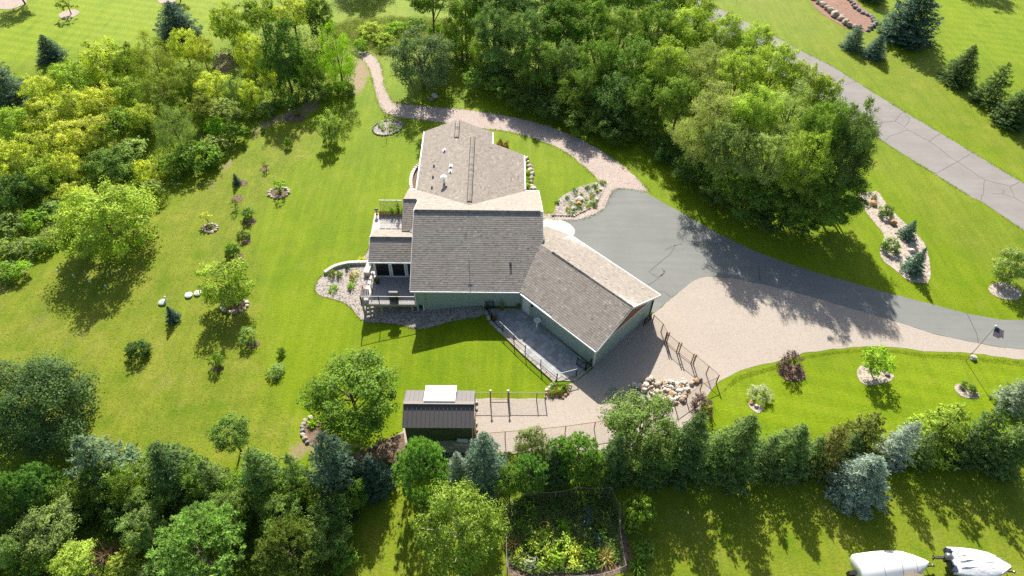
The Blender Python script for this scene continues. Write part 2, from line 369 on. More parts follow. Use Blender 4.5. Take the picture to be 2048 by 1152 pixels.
# ------------------------------------------------------------------ ground sheet
def ground():
    xs = sorted(set(list(np.arange(-108, 122, 1.6)) + KN + [-600, -400, -250, -170, -130, 140, 180, 260, 400, 600]))
    ys = sorted(set(list(np.arange(6, 150, 1.6)) + [-300, -150, -60, -20, -5, 160, 180, 220, 300, 450, 700]))
    nx, ny = len(xs), len(ys)
    X, Y = np.meshgrid(xs, ys); P = np.stack([X.ravel(), Y.ravel()], 1)
    V = np.column_stack([P, [tz(x) for x in P[:, 0]]])
    fs = [(j * nx + i, j * nx + i + 1, (j + 1) * nx + i + 1, (j + 1) * nx + i) for j in range(ny - 1) for i in range(nx - 1)]
    m = bpy.data.meshes.new('lawn'); m.from_pydata(V.tolist(), [], fs); m.update()
    def field(polys, fall):
        out = np.zeros(len(P))
        for pts, val in polys:
            q = np.array(g2(pts)); n = len(q); ins = np.zeros(len(P), bool); dist = np.full(len(P), 1e9)
            for i in range(n):
                a, b = q[i], q[(i + 1) % n]
                c = (a[1] > P[:, 1]) != (b[1] > P[:, 1])
                with np.errstate(divide='ignore', invalid='ignore'):
                    xi = (b[0] - a[0]) * (P[:, 1] - a[1]) / (b[1] - a[1]) + a[0]
                ins ^= c & (P[:, 0] < xi)
                d = b - a; t = np.clip(((P - a) @ d) / (d @ d + 1e-9), 0, 1); dist = np.minimum(dist, np.linalg.norm(P - a - t[:, None] * d, axis=1))
            s = np.where(ins, dist, -dist); w = np.clip(0.5 + s / (2 * fall), 0, 1); w = w * w * (3 - 2 * w)
            out = np.maximum(out, val * w)
        return out
    dry = field([([(-300, 640), (150, 500), (320, 410), (470, 310), (600, 235), (650, 270), (560, 360), (505, 450), (520, 560), (530, 650), (545, 780), (600, 890), (500, 940), (250, 920), (-300, 860)], .95),
                 ([(1400, -30), (1480, 10), (1700, 150), (1900, 260), (2200, 450), (2300, 330), (2000, 190), (1700, 30), (1600, -40)], .62),
                 ([(1700, 200), (1753, 274), (1802, 306), (1868, 347), (1945, 396), (2100, 490), (2200, 620), (2048, 610), (1900, 480), (1780, 370), (1700, 290)], .6),
                 ([(600, 1000), (1300, 960), (2200, 930), (2300, 1250), (600, 1300)], .8),
                 ([(640, 60), (760, 45), (890, 60), (900, 110), (760, 130), (700, 110)], .9),
                 ([(1500, 700), (2150, 690), (2150, 720), (1850, 725), (1600, 720), (1440, 790)], .5)], 2.6)
    stripe = field([([(-400, -60), (500, -60), (430, 70), (-200, 150)], 1.0), ([(1430, 735), (2300, 700), (2300, 860), (1430, 870)], .55), ([(1850, -60), (2300, -60), (2300, 150), (1900, 110)], .5)], 2.5)  # masks the mowing stripes and the painted backlit sheen
    soil = field([([(425, 105), (470, 108), (472, 150), (430, 150)], .9), ([(588, 215), (640, 190), (660, 215), (600, 240), (520, 262), (470, 330), (420, 400), (395, 395), (470, 300), (520, 240)], .62),
                  ([(-60, 600), (60, 520), (140, 455), (150, 470), (60, 545), (-60, 640)], .55), ([(690, 160), (712, 90), (742, 130), (735, 170), (715, 200)], .8),
                  ([(350, 440), (400, 440), (395, 470), (345, 470)], .42), ([(560, 900), (620, 850), (650, 900), (560, 940)], .6), ([(250, 930), (330, 910), (320, 950), (250, 960)], .6)], 0.9)
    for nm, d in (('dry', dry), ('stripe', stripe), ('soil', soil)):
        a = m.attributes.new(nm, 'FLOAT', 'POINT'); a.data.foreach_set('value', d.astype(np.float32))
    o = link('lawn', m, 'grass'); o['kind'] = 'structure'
    return o
ground()
# distant land beyond the sheet is the sheet itself (600 m each way)

# ------------------------------------------------------------------ roads, drive, gravel, beds in the ground
ROAD = g2([(1330, -34), (1390, -2), (1450, 22), (1530, 62), (1611, 106), (1667, 134), (1729, 174), (1806, 222), (1889, 271), (1958, 313), (2045, 365), (2300, 520)]) + \
       g2([(2300, 640), (2048, 461), (1962, 403), (1945, 396), (1868, 347), (1802, 306), (1753, 274), (1690, 236), (1608, 186), (1500, 122), (1400, 62), (1300, 4), (1250, -34)])
road = drape('road', edge_jitter(ROAD, 0.6, 0.10, 3), 'road_asphalt', 0.012)
DRIVE = g2([(1226, 380), (1236, 376), (1255, 377), (1285, 381), (1330, 408), (1368, 428), (1428, 463), (1501, 499), (1567, 524), (1644, 549), (1717, 569), (1780, 587), (1866, 609), (1932, 627), (1999, 639), (2048, 641), (2250, 648)]) + \
        g2([(2250, 706), (2048, 699), (1999, 694), (1932, 682), (1866, 667), (1766, 635), (1700, 616), (1600, 587), (1527, 569), (1468, 557), (1430, 553), (1411, 553), (1398, 556), (1385, 562), (1368, 576), (1343, 596), (1309, 626), (1260, 600), (1140, 520), (1110, 470), (1128, 439), (1157, 439), (1185, 430), (1209, 416), (1216, 397)])
drive = drape('driveway', edge_jitter(DRIVE, 0.5, 0.05, 5), 'drive_asphalt', 0.016)
PATH = g2([(706, 98), (728, 101), (748, 112), (760, 128), (764, 140), (766, 165), (774, 185), (786, 206), (845, 212), (914, 217), (964, 224), (1032, 235), (1095, 251), (1157, 276), (1204, 302), (1236, 323), (1270, 352), (1298, 382), (1285, 383), (1255, 379), (1236, 378), (1226, 382), (1217, 397), (1210, 417), (1186, 431), (1158, 441), (1128, 441), (1084, 436)]) + \
       g2([(1084, 427), (1110, 429.5), (1148, 431), (1170, 421), (1195, 402), (1207, 374), (1212, 365), (1204, 363), (1198, 362), (1173, 337), (1148, 315), (1111, 293), (1064, 276), (1017, 263), (961, 256), (895, 246), (845, 240), (798, 235), (767, 224), (757, 206), (748, 171), (739, 137), (725, 118), (706, 108)])
drape('gravel_path', edge_jitter(PATH, 0.45, 0.16, 1), 'path_gravel', 0.008)
LOT = g2([(949, 797), (1088, 797), (1100, 781), (1143, 767), (1185, 738), (1240, 660), (1309, 626), (1343, 596), (1368, 576), (1385, 562), (1398, 556), (1411, 553), (1468, 557), (1527, 569), (1600, 587), (1700, 616), (1766, 635), (1866, 667), (1932, 682), (1999, 694), (2048, 699), (2250, 706)]) + \
      g2([(2250, 742), (2048, 720), (1982, 711), (1916, 704), (1849, 703), (1800, 695), (1733, 692), (1667, 698), (1607, 706), (1554, 723), (1494, 736), (1461, 750), (1432, 766), (1410, 798), (1385, 850), (1250, 905), (1100, 912), (1000, 905), (960, 915), (800, 918), (760, 905), (770, 880), (806, 862), (808, 800)])
drape('gravel_yard', edge_jitter(LOT, 0.5, 0.10, 2), 'pink_gravel', 0.008)
drape('bare_soil', edge_jitter(g2([(806, 862), (770, 880), (735, 905), (700, 905), (690, 935), (760, 945), (830, 930), (812, 890)]), 0.5, 0.3, 8), 'soil', 0.012)
drape('concrete_apron', smooth(g2([(1084, 435), (1110, 437), (1128, 442), (1144, 451), (1152, 464), (1140, 480), (1084, 480)]), 1), 'concrete', 0.022)
BED = smooth(g2([(742, 490), (728, 515), (695, 526), (664, 537), (640, 554), (628, 576), (637, 592), (663, 597), (692, 606), (709, 624), (726, 645), (765, 646), (806, 650), (823, 657), (843, 659), (872, 652), (915, 640), (969, 635), (974, 612), (850, 600), (800, 560), (780, 500)]), 1)
drape('pebble_bed', edge_jitter(BED, 0.5, 0.05, 4), 'river_rock', 0.02)

# crack seams poured on road and drive: parts of what they lie on
def seams(parent, lines, w, dz):
    for ln in lines:
        pts = [tuple(G(*p)[:2]) for p in ln]; pts = resample(pts, 0.7)
        pts = [(p.x + mnoise.noise(Vector((p.x * 1.3, p.y * 1.3, 2))) * 0.16, p.y + mnoise.noise(Vector((p.x * 1.3, p.y * 1.3, 5))) * 0.16) for p in pts]
        strip(pts, w * random.uniform(.8, 1.15), dz=dz).build('tar_seam', 'tar', parent)
Z1 = lambda L: [(1368 + x / 2.879, y / 2.879) for x, y in L]
seams(road, [Z1([(1100, 710), (1215, 698), (1290, 745)]), Z1([(1215, 698), (1245, 655), (1268, 645)]), Z1([(1268, 645), (1298, 680), (1285, 715), (1270, 728)]), Z1([(1150, 810), (1200, 780), (1290, 748)]),
             Z1([(1290, 748), (1410, 812), (1480, 860), (1530, 905), (1575, 930)]), Z1([(1410, 815), (1475, 770)]), Z1([(1645, 888), (1575, 930), (1450, 1000)]), Z1([(1575, 930), (1660, 990), (1732, 1038)]),
             Z1([(1732, 1038), (1725, 1100), (1710, 1152)]), Z1([(1732, 1038), (1880, 1072), (1930, 1050)]), Z1([(1880, 1072), (1890, 1110), (1905, 1140), (1835, 1115), (1772, 1118)]), Z1([(1835, 1115), (1838, 1095)]), Z1([(1905, 1140), (1990, 1190)]),
             Z1([(1020, 595), (1080, 632)]), Z1([(925, 490), (985, 470)]), Z1([(690, 330), (730, 345)])], 0.062, 0.018)
seams(drive, [[(1365, 488), (1345, 492), (1330, 500)], [(1350, 490), (1341, 510), (1325, 520), (1308, 535), (1298, 545), (1316, 555), (1330, 545), (1325, 535)], [(1330, 540), (1318, 557), (1297, 570)], [(1315, 582), (1330, 585), (1343, 596)],
              [(1518, 535), (1520, 562)], [(1934, 627), (1945, 650), (1953, 668), (1956, 686)]], 0.09, 0.024)

# ------------------------------------------------------------------ rocks
def rock_mesh(name, seed, sub=2, flat=0.7):
    bm = bmesh.new(); bmesh.ops.create_icosphere(bm, subdivisions=sub, radius=0.5)
    for v in bm.verts:
        d = v.co.normalized(); n = mnoise.noise(d * 1.5 + Vector((seed, seed * 2.1, 0))); n2 = mnoise.noise(d * 3.4 + Vector((seed * 3, 1, seed)))
        v.co = d * (0.5 + 0.20 * n + 0.08 * n2); v.co.z *= flat
        v.co.x = max(-.44, min(.46, v.co.x)); v.co.z = max(-.26, min(.36, v.co.z))
    m = bpy.data.meshes.new(name); bm.to_mesh(m); bm.free(); return m
ROCKS = {}
for mt in ('rock', 'rock_pale', 'rock_tan', 'rock_grey', 'wall_block'):
    ROCKS[mt] = []
    for k in range(3):
        m = rock_mesh('stone_shape', k * 3.7 + len(mt) + 0.5); m.materials.append(M[mt]); ROCKS[mt].append(m)
def stone(name, loc, size, mat='rock', parent=None, sink=0.12, asp=None):
    o = bpy.data.objects.new(name, random.choice(ROCKS[mat])); COL.objects.link(o)
    sx = size * random.uniform(.85, 1.2); sy = size * random.uniform(.75, 1.05); sz = size * random.uniform(.75, 1.05)
    o.rotation_euler = (random.uniform(-.25, .25), random.uniform(-.25, .25), random.uniform(0, 6.28)); o.scale = (sx, sy, sz)
    p = Vector(loc) + Vector((0, 0, sz * (0.33 - sink)))
    if parent is not None:
        o.parent = parent; p = p - parent.location
    o.location = p
    return o
def boulder(px, py, size, label, mat='rock', group=None):
    o = stone('boulder', G(px, py), size, mat, sink=0.1); return tag(o, label, 'boulder', group)
def ring_bed(px, py, w, h, label, mats=('rock_pale', 'rock'), soil='soil', size=0.34, gap=1.0, arc=(0, 360), stones=True, surf=0.03):
    """small planting bed: mulch disc with a ring of stones, stones are its parts"""
    c = G(px, py); a = Vector(g2([(px + w / 2, py)])[0]) - Vector(c[:2]); rx = a.length
    ry = (Vector(g2([(px, py - h / 2)])[0]) - Vector(g2([(px, py + h / 2)])[0])).length / 2
    t = thing('planting_bed', c, label, 'planting bed')
    poly = [(c.x + rx * math.cos(q) * random.uniform(.93, 1.07), c.y + ry * math.sin(q) * random.uniform(.93, 1.07)) for q in np.linspace(0, 2 * math.pi, 18, endpoint=False)]
    drape('mulch', smooth(poly, 1), soil, surf, t, None, 0.06)
    if stones:
        per = math.pi * (rx + ry); n = max(6, int(per / (size * gap)))
        for k in range(n):
            q = 2 * math.pi * k / n
            if not (arc[0] <= math.degrees(q) <= arc[1]): continue
            x, y = c.x + rx * 1.02 * math.cos(q), c.y + ry * 1.02 * math.sin(q)
            stone('edging_stone', (x, y, tz(x)), size * random.uniform(.75, 1.2), random.choice(mats), t)
    return t
def poly_bed(name, pts, mat, label, surf=0.03, stones=None, jit=0.06, sm=1, cat='planting bed'):
    poly = g2(pts); poly = smooth(poly, sm) if sm else poly; c = Vector((sum(p[0] for p in poly) / len(poly), sum(p[1] for p in poly) / len(poly), 0)); c.z = tz(c.x)
    t = thing(name, c, label, cat)
    drape('mulch', edge_jitter(poly, 0.5, jit, 6), mat, surf, t, None, 0.06)
    if stones:
        path, size, mats = stones
        for p in resample([tuple(G(*q)[:2]) for q in path], size * .95):
            stone('edging_stone', (p.x, p.y, tz(p.x)), size * random.uniform(.8, 1.2), random.choice(mats), t)
    return t

# ------------------------------------------------------------------ house
HOUSE = thing('house', (-2.0, 49.0, 0.0), 'long sage green house with grey brown shingled gable roofs and an angled garage wing', 'house')
def slab(mb, poly, th):
    n = len(poly); vs = [Vector(p) for p in poly] + [Vector(p) - Vector((0, 0, th)) for p in poly]
    mb.add(vs, [tuple(range(n)), tuple(range(n, 2 * n))[::-1]] + [(i, (i + 1) % n, n + (i + 1) % n, n + i) for i in range(n)]); return mb
def shingles(poly, down, exposure=0.215, wmin=0.2, wmax=0.34, thick=0.013):
    P = [Vector(p) for p in poly]; nrm = Vector((0, 0, 0))
    for i in range(1, len(P) - 1): nrm += (P[i] - P[0]).cross(P[i + 1] - P[0])
    nrm.normalize(); nrm = -nrm if nrm.z < 0 else nrm
    d = Vector(down); d = (d - nrm * d.dot(nrm)).normalized(); s = d.cross(nrm); o = P[0]
    Q = [((p - o).dot(s), (p - o).dot(d)) for p in P]; b0, b1 = min(q[1] for q in Q), max(q[1] for q in Q)
    mb = MB(); rows = int((b1 - b0) / exposure) + 1
    for r in range(rows):
        bt = b1 - (r + 1) * exposure; bb = bt + exposure; bm_ = min(max((bt + bb) / 2, b0 + .01), b1 - .01); xs = []
        n = len(Q)
        for i in range(n):
            (x1, y1), (x2, y2) = Q[i], Q[(i + 1) % n]
            if (y1 > bm_) != (y2 > bm_): xs.append(x1 + (bm_ - y1) * (x2 - x1) / (y2 - y1))
        xs.sort(); bt = max(bt, b0)
        rowv = random.uniform(-.03, .03)
        for xa, xb in zip(xs[::2], xs[1::2]):
            x = xa - random.uniform(0, wmax)
            while x < xb:
                w = random.uniform(wmin, wmax); l, e = max(x, xa), min(x + w - 0.012, xb); x += w
                if e - l < 0.02: continue
                h = thick * random.uniform(.75, 1.2); bb2 = bb + random.uniform(-.012, .012)
                pt = lambda a, b, hh: o + s * a + d * b + nrm * hh
                vs = [pt(l, bt, .003), pt(e, bt, .003), pt(e, bb2, h), pt(l, bb2, h), pt(e, bb2, 0), pt(l, bb2, 0)]
                mb.add(vs, [(0, 1, 2, 3), (3, 2, 4, 5)], min(1, max(0, random.gauss(0.5, .14) + rowv)))
    return mb
def roof(name, polys, th=0.2, label=None):
    """polys: (3-D outline, downslope) of each roof face; deck slab is the part, its shingles a sub-part"""
    mb = MB()
    for p, d in polys: slab(mb, p, th)
    rf = mb.build(name, 'white_trim', HOUSE)
    sh = MB()
    for p, d in polys:
        q = shingles([Vector(v) + Vector((0, 0, .004)) for v in p], d); sh.add(q.v, q.f); sh.a[-len(q.v):] = q.a
    m = sh.mesh('shingles'); o = link('shingles', m, 'shingle', rf, None, False)
    o['kind'] = 'stuff'
    return rf
# sub-part placement: parents of parts carry an inverse that cancels the house's offset, so part space == world space
EZ, RZ, RY = 2.7, 6.15, 49.35
sm = (RZ - EZ) / (RY - 42.15)
zm = lambda y: RZ - abs(y - RY) * sm
def gz(x, y): return None
roof('main_roof', [
    ([(-8.25, 42.15, EZ), (1.93, 42.15, EZ), (3.85, 46.4, zm(46.4)), (4.12, 46.7, zm(46.7)), (4.12, RY, RZ), (-8.25, RY, RZ)], (0, -1, 0)),
    ([(4.12, RY, RZ), (4.12, 56.65, zm(56.65)), (-9.8, 56.65, zm(56.65)), (-9.8, 52.9, zm(52.9)), (-8.25, 52.9, zm(52.9)), (-8.25, RY, RZ)], (0, 1, 0)),
    ([(-9.8, 52.9, zm(52.9)), (-9.8, 49.9, 3.05), (-8.0, 49.9, 3.05), (-8.0, 52.9, zm(52.9))], (0, -1, 0))])
WS = 0.435
wl = lambda x: EZ + (x + 8.9) * WS
zr = wl(-3.05)
roof('bedroom_wing_roof', [
    ([(-8.9, 55.0, EZ), (-3.05, 51.0, zr), (-3.05, 62.8, zr), (-4.93, 62.8, wl(-4.93)), (-4.93, 67.1, wl(-4.93)), (-8.9, 67.1, EZ)], (-1, 0, 0)),
    ([(-3.05, 51.0, zr), (2.65, 55.0, EZ + .03), (2.65, 62.8, EZ + .03), (-3.05, 62.8, zr)], (1, 0, 0)),
    ([(-4.93, 62.3, wl(-4.93)), (-4.93, 67.1, wl(-4.93)), (-0.95, 67.1, EZ), (-0.95, 62.3, EZ)], (1, 0, 0))])
# garage, at 45 degrees
u = Vector((-1, 1, 0)).normalized(); w = Vector((1, 1, 0)).normalized()
E2 = Vector((8.45, 35.34, EZ)); E1 = Vector((14.94, 41.86, EZ)); PK = Vector((11.66, 38.62, 4.74)); E1f = Vector((7.06, 49.81, EZ)); VT = Vector((3.85, 46.42, 4.74))
HIP = Vector((3.9, 51.4, EZ))
roof('garage_roof', [
    ([tuple(E2), tuple(PK), tuple(VT), (1.93, 42.13, EZ)], tuple(-w)),
    ([tuple(E1), tuple(E1f), tuple(VT), tuple(PK)], tuple(w)),
    ([tuple(E1f), tuple(HIP), tuple(VT)], (0.55, 1, 0))], 0.18)
PZ = 3.62; pyr = 48.2; pyf, pyb, pez = 46.0, 50.5, 2.52
roof('porch_roof', [
    ([(-12.62, pyf, pez), (-8.0, pyf, pez), (-8.0, pyr, PZ), (-12.62, pyr, PZ)], (0, -1, 0)),
    ([(-12.62, pyr, PZ), (-8.0, pyr, PZ), (-8.0, pyb, pez + .02), (-12.62, pyb, pez + .02)], (0, 1, 0)),
    ([(-8.2, 51.2, 3.52), (-9.55, 50.35, 2.68), (-8.2, 49.0, 3.42)], (-1, 0.2, 0))], 0.14)
# ridge caps: rows of bent tabs along each ridge
def ridge_caps(a, b, z_off, name, wid=0.30, hgt=0.07, step=0.22):
    a, b = Vector(a), Vector(b); d = (b - a); L = d.length; d.normalize(); s = d.cross(Vector((0, 0, 1))).normalized()
    mb = MB(); n = int(L / step)
    for i in range(n):
        p = a + d * (i * step) + Vector((0, 0, z_off)); q = p + d * (step * 0.96)
        v = min(1, max(0, random.gauss(.45, .2)))
        for sg in (1, -1):
            mb.add([p + Vector((0, 0, hgt)), q + Vector((0, 0, hgt + .012)), q + s * sg * wid / 2 + Vector((0, 0, -.05)), p + s * sg * wid / 2 + Vector((0, 0, -.062)),
                    p + s * sg * wid / 2 + Vector((0, 0, -.13)), q + s * sg * wid / 2 + Vector((0, 0, -.13))], [(0, 1, 2, 3), (3, 2, 5, 4)], v)
        mb.add([p + Vector((0, 0, hgt)), p + s * wid / 2 + Vector((0, 0, -.1)), p - s * wid / 2 + Vector((0, 0, -.1))], [(0, 1, 2)], v)
    o = mb.build(name, 'shingle', HOUSE); o['kind'] = 'stuff'; return o
ridge_caps((-8.2, RY, RZ), (4.1, RY, RZ), 0.06, 'ridge_cap')
ridge_caps((-12.6, pyr, PZ), (-8.2, pyr, PZ), 0.05, 'ridge_cap', .24)
ridge_caps(PK, PK + u * 9.6, 0.05, 'ridge_cap', .26, .06)
ridge_caps((-9.78, 52.9, zm(52.9)), (-8.3, 52.9, zm(52.9)), 0.04, 'ridge_cap', .22)
for (x, y0, y1, z) in ((-3.05, 51.8, 62.5, zr), (-4.93, 63.6, 66.7, wl(-4.93))):
    ridge_caps((x, y0, z), (x, y1, z), 0.06, 'ridge_vent', .42, .07, .26)
    for e in (-.24, .24): MB().bar((x + e, y0, z - .06), (x + e, y1, z - .06), .05, .09).build('vent_strip', 'matte_black', HOUSE)
# white gutters along the eaves
def gutter(a, b):
    MB().bar(a, b, 0.12, 0.13).build('gutter', 'white_trim', HOUSE)
gutter((-8.25, 42.08, 2.60), (1.88, 42.08, 2.60)); gutter(E2 + Vector((-.06, -.06, -.1)), Vector((1.98, 42.0 - .12, 2.6)))
gutter((-8.97, 56.9, 2.6), (-8.97, 67.1, 2.6)); gutter((2.72, 56.9, 2.63), (2.72, 62.8, 2.63)); gutter((-0.88, 62.9, 2.6), (-0.88, 67.1, 2.6))
gutter(E1 + Vector((.06, .06, -.1)), E1f + Vector((.06, .06, -.1))); gutter((-12.62, 45.94, 2.42), (-8.25, 45.94, 2.42))
gutter((-9.75, 56.72, 2.56), (-8.95, 56.72, 2.56)); gutter((2.75, 56.72, 2.56), (4.1, 56.72, 2.56))
# rake boards on gable ends
def rake(a, b): MB().bar(a, b, 0.05, 0.24).build('rake_board', 'white_trim', HOUSE)
rake(E1 + Vector((.03, -.03, -.12)), PK + Vector((.03, -.03, -.12))); rake(PK + Vector((.03, -.03, -.12)), E2 + Vector((.03, -.03, -.12)))
rake((-8.28, 42.2, 2.6), (-8.28, RY, RZ - .12)); rake((-8.28, RY, RZ - .12), (-8.28, 52.8, zm(52.8) - .12)); rake((4.15, 46.8, zm(46.8) - .1), (4.15, RY, RZ - .12)); rake((4.15, RY, RZ - .12), (4.15, 56.6, 2.6))
rake((-12.65, pyf, 2.42), (-12.65, pyr, PZ - .1)); rake((-12.65, pyr, PZ - .1), (-12.65, pyb, 2.42))

def wall(name, a, b, z0, z1, th=0.2, exposure=0.19, mat='siding', boards=True, back=False):
    """straight wall from a to b (outer face on the right-hand side walking a to b), with lap boards as its own pieces"""
    a, b = Vector((a[0], a[1], 0)), Vector((b[0], b[1], 0)); d = (b - a).normalized(); n = Vector((d.y, -d.x, 0)); c = (a + b) / 2 - n * th / 2
    core = MB().box((c.x, c.y, (z0 + z1) / 2), ((b - a).length, th, z1 - z0), math.atan2(d.y, d.x)).build(name, mat, HOUSE)
    if boards:
        z = z0 + .02
        while z < z1 - .03:
            t = min(z + exposure, z1)
            p = [a + n * .03 + Vector((0, 0, z)), b + n * .03 + Vector((0, 0, z)), b + n * .008 + Vector((0, 0, t)), a + n * .008 + Vector((0, 0, t)), a + n * .002 + Vector((0, 0, z)), b + n * .002 + Vector((0, 0, z))]
            q = MB().add(p, [(0, 1, 2, 3), (4, 5, 1, 0)]); link('clapboard', q.mesh('clapboard'), 'siding', core, None, False)
            z += exposure
    return core
# main body
FW = 42.5; LW = -7.9
wall('front_wall', (LW, FW), (2.05, FW), 0.33, 2.62)
wall('lower_wall', (-7.25, FW + .12), (2.05, FW + .12), -1.3, 0.33, mat='siding')
MB().box((-2.6, FW + .06, .32), (10.6, .16, .05)).build('band_board', 'siding', HOUSE)
wall('side_wall', (LW, 57), (LW, FW), -1.5, 2.62)
MB().add([(LW, 42.6, 2.55), (LW, 56.1, 2.55), (LW, RY, RZ - .25), (LW + .2, 42.6, 2.55), (LW + .2, 56.1, 2.55), (LW + .2, RY, RZ - .25)], [(0, 2, 1), (3, 4, 5), (0, 1, 4, 3), (1, 2, 5, 4), (2, 0, 3, 5)]).build('gable_wall', 'siding', HOUSE)
MB().add([(3.75, 42.6, 2.5), (3.75, 56.2, 2.5), (3.75, RY, RZ - .25), (3.55, 42.6, 2.5), (3.55, 56.2, 2.5), (3.55, RY, RZ - .25)], [(0, 1, 2), (3, 5, 4), (0, 3, 4, 1), (1, 4, 5, 2), (2, 5, 3, 0)]).build('gable_wall', 'siding', HOUSE)
wall('side_wall', (3.75, 44.5), (3.75, 56.3), -.2, 2.62); wall('back_wall', (3.75, 56.3), (2.2, 56.3), -.2, 2.62)
wall('bay_wall', (-9.45, 56.3), (-9.45, 50.3), -1.7, 2.75); wall('bay_wall', (-9.45, 50.3), (LW, 50.3), -1.7, 2.95); wall('bay_wall', (-8.4, 56.3), (-9.45, 56.3), -1.7, 2.6)
# bedroom wing
wall('wing_wall', (-8.5, 66.7), (-8.5, 56.2), -1.5, 2.6); wall('wing_wall', (-1.35, 66.7), (-8.5, 66.7), -1.4, 2.6); wall('wing_wall', (-1.35, 62.4), (-1.35, 66.7), -.4, 2.6)
wall('wing_wall', (2.25, 62.4), (-1.35, 62.4), -.4, 2.6); wall('wing_wall', (2.25, 56.3), (2.25, 62.4), -.3, 2.6)
MB().add([(-8.5, 66.7, 2.5), (-1.35, 66.7, 2.5), (-4.93, 66.7, wl(-4.93) - .2), (-8.5, 66.5, 2.5), (-1.35, 66.5, 2.5), (-4.93, 66.5, wl(-4.93) - .2)], [(0, 2, 1), (3, 4, 5), (0, 1, 4, 3), (1, 2, 5, 4), (2, 0, 3, 5)]).build('gable_wall', 'siding', HOUSE)
MB().add([(-8.4, 62.4, 2.5), (2.25, 62.4, 2.5), (-3.05, 62.4, zr - .2), (-8.4, 62.2, 2.5), (2.25, 62.2, 2.5), (-3.05, 62.2, zr - .2)], [(0, 2, 1), (3, 4, 5), (0, 1, 4, 3), (1, 2, 5, 4), (2, 0, 3, 5)]).build('gable_wall', 'siding', HOUSE)
# garage walls
F2 = E2 + w * .26 + u * .22; F1 = E1 - w * .26 + u * .30; D0 = Vector((2.08, 42.45, 0)); F2 = Vector((F2.x, F2.y, 0)); F1 = Vector((F1.x, F1.y, 0))
gw = wall('garage_wall', D0, F2, 0.02, 2.6)
gg = wall('garage_wall', F2, F1, -0.05, 2.62)
F1b = F1 + u * 10.6; wall('garage_wall', F1, F1b, -.05, 2.6); wall('garage_wall', F1b, F1b - w * 3.2, -.05, 2.6, boards=False)
# gable: brown shakes set above a white band
gd = (F1 - F2).normalized(); gn = Vector((gd.y, -gd.x, 0)); gm = (F1 + F2) / 2
gb = MB(); base = [F2 + gd * .1 + gn * .03, F1 - gd * .1 + gn * .03]
gb.add([base[0] + Vector((0, 0, 2.66)), base[1] + Vector((0, 0, 2.66)), gm + gn * .03 + Vector((0, 0, 4.52)), base[0] - gn * .2 + Vector((0, 0, 2.66)), base[1] - gn * .2 + Vector((0, 0, 2.66)), gm - gn * .17 + Vector((0, 0, 4.52))],
       [(0, 1, 2), (3, 5, 4), (0, 3, 4, 1), (1, 4, 5, 2), (2, 5, 3, 0)])
gbo = gb.build('gable_panel', 'brown_shake', HOUSE)
sk = MB(); L = (F1 - F2).length; z = 2.7
while z < 4.4:
    half = (L / 2 - .15) * (1 - (z - 2.66) / 1.9); x = -half
    while x < half:
        ww = random.uniform(.14, .26); e = min(x + ww - .012, half)
        p = [gm + gd * x + gn * .055 + Vector((0, 0, z)), gm + gd * e + gn * .055 + Vector((0, 0, z)), gm + gd * e + gn * .034 + Vector((0, 0, z + .19)), gm + gd * x + gn * .034 + Vector((0, 0, z + .19)), gm + gd * x + gn * .03 + Vector((0, 0, z)), gm + gd * e + gn * .03 + Vector((0, 0, z))]
        sk.add(p, [(0, 1, 2, 3), (4, 5, 1, 0)]); x += ww
    z += .19
so = link('shakes', sk.mesh('shakes'), 'brown_shake', gbo); so['kind'] = 'stuff'
MB().bar(F2 + gn * .04 + Vector((0, 0, 2.66)), F1 + gn * .04 + Vector((0, 0, 2.66)), .14, .12).build('band_board', 'white_trim', HOUSE)
for c in (F2 + Vector((0, -.02, 0)), ): MB().box((c.x + .0, c.y, 1.32), (.13, .13, 2.55), R(45)).build('corner_board', 'white_trim', HOUSE)
MB().box((LW - .02, FW - .03, 1.46), (.12, .12, 2.28)).build('corner_board', 'white_trim', HOUSE); MB().box((-7.25, FW + .08, -.35), (.12, .12, 1.3)).build('corner_board', 'white_trim', HOUSE)
MB().tube((-6.98, FW - .09, .33), (-6.98, FW - .09, 2.55), .045).build('downspout', 'siding', HOUSE)
dp = F1 + gn * .1 - gd * .35; MB().tube((dp.x, dp.y, .05), (dp.x, dp.y, 2.6), .06).build('downspout', 'black_metal', HOUSE)
# white door in the garage wall
dd = (F2 - D0).normalized(); dn = Vector((dd.y, -dd.x, 0)); ang = math.atan2(dd.y, dd.x); dc = D0 + dd * .72
door = MB().box((dc.x + dn.x * .03, dc.y + dn.y * .03, 1.07), (.92, .08, 2.06), ang).build('door', 'white_trim', HOUSE)
for k in (-1, 1):
    for zz, hh in ((.62, .7), (1.55, .8)):
        q = dc + dd * k * .2 + dn * .075; link('door_panel', MB().box((q.x, q.y, zz), (.3, .02, hh), ang).mesh('door_panel'), 'white_panel', door)
hq = dc + dd * .38 + dn * .11; link('handle', MB().tube(hq + Vector((0, 0, 1.0)), hq + Vector((0, 0, 1.12)), .025).mesh('handle'), 'steel', door)
lq = D0 + dd * 1.55 + dn * .1; MB().box((lq.x, lq.y, 1.75), (.14, .16, .3), ang).build('wall_lamp', 'black_metal', HOUSE)
mq = D0 + dd * 3.0 + dn * .08
MB().box((-.45 + 0, FW - .05, 1.0), (.1, .08, .16)).build('outlet_box', 'white_trim', HOUSE)
MB().tube((-1.5, FW - .06, -.1), (-1.5, FW - .06, .75), .035).build('vent_pipe', 'white_trim', HOUSE)
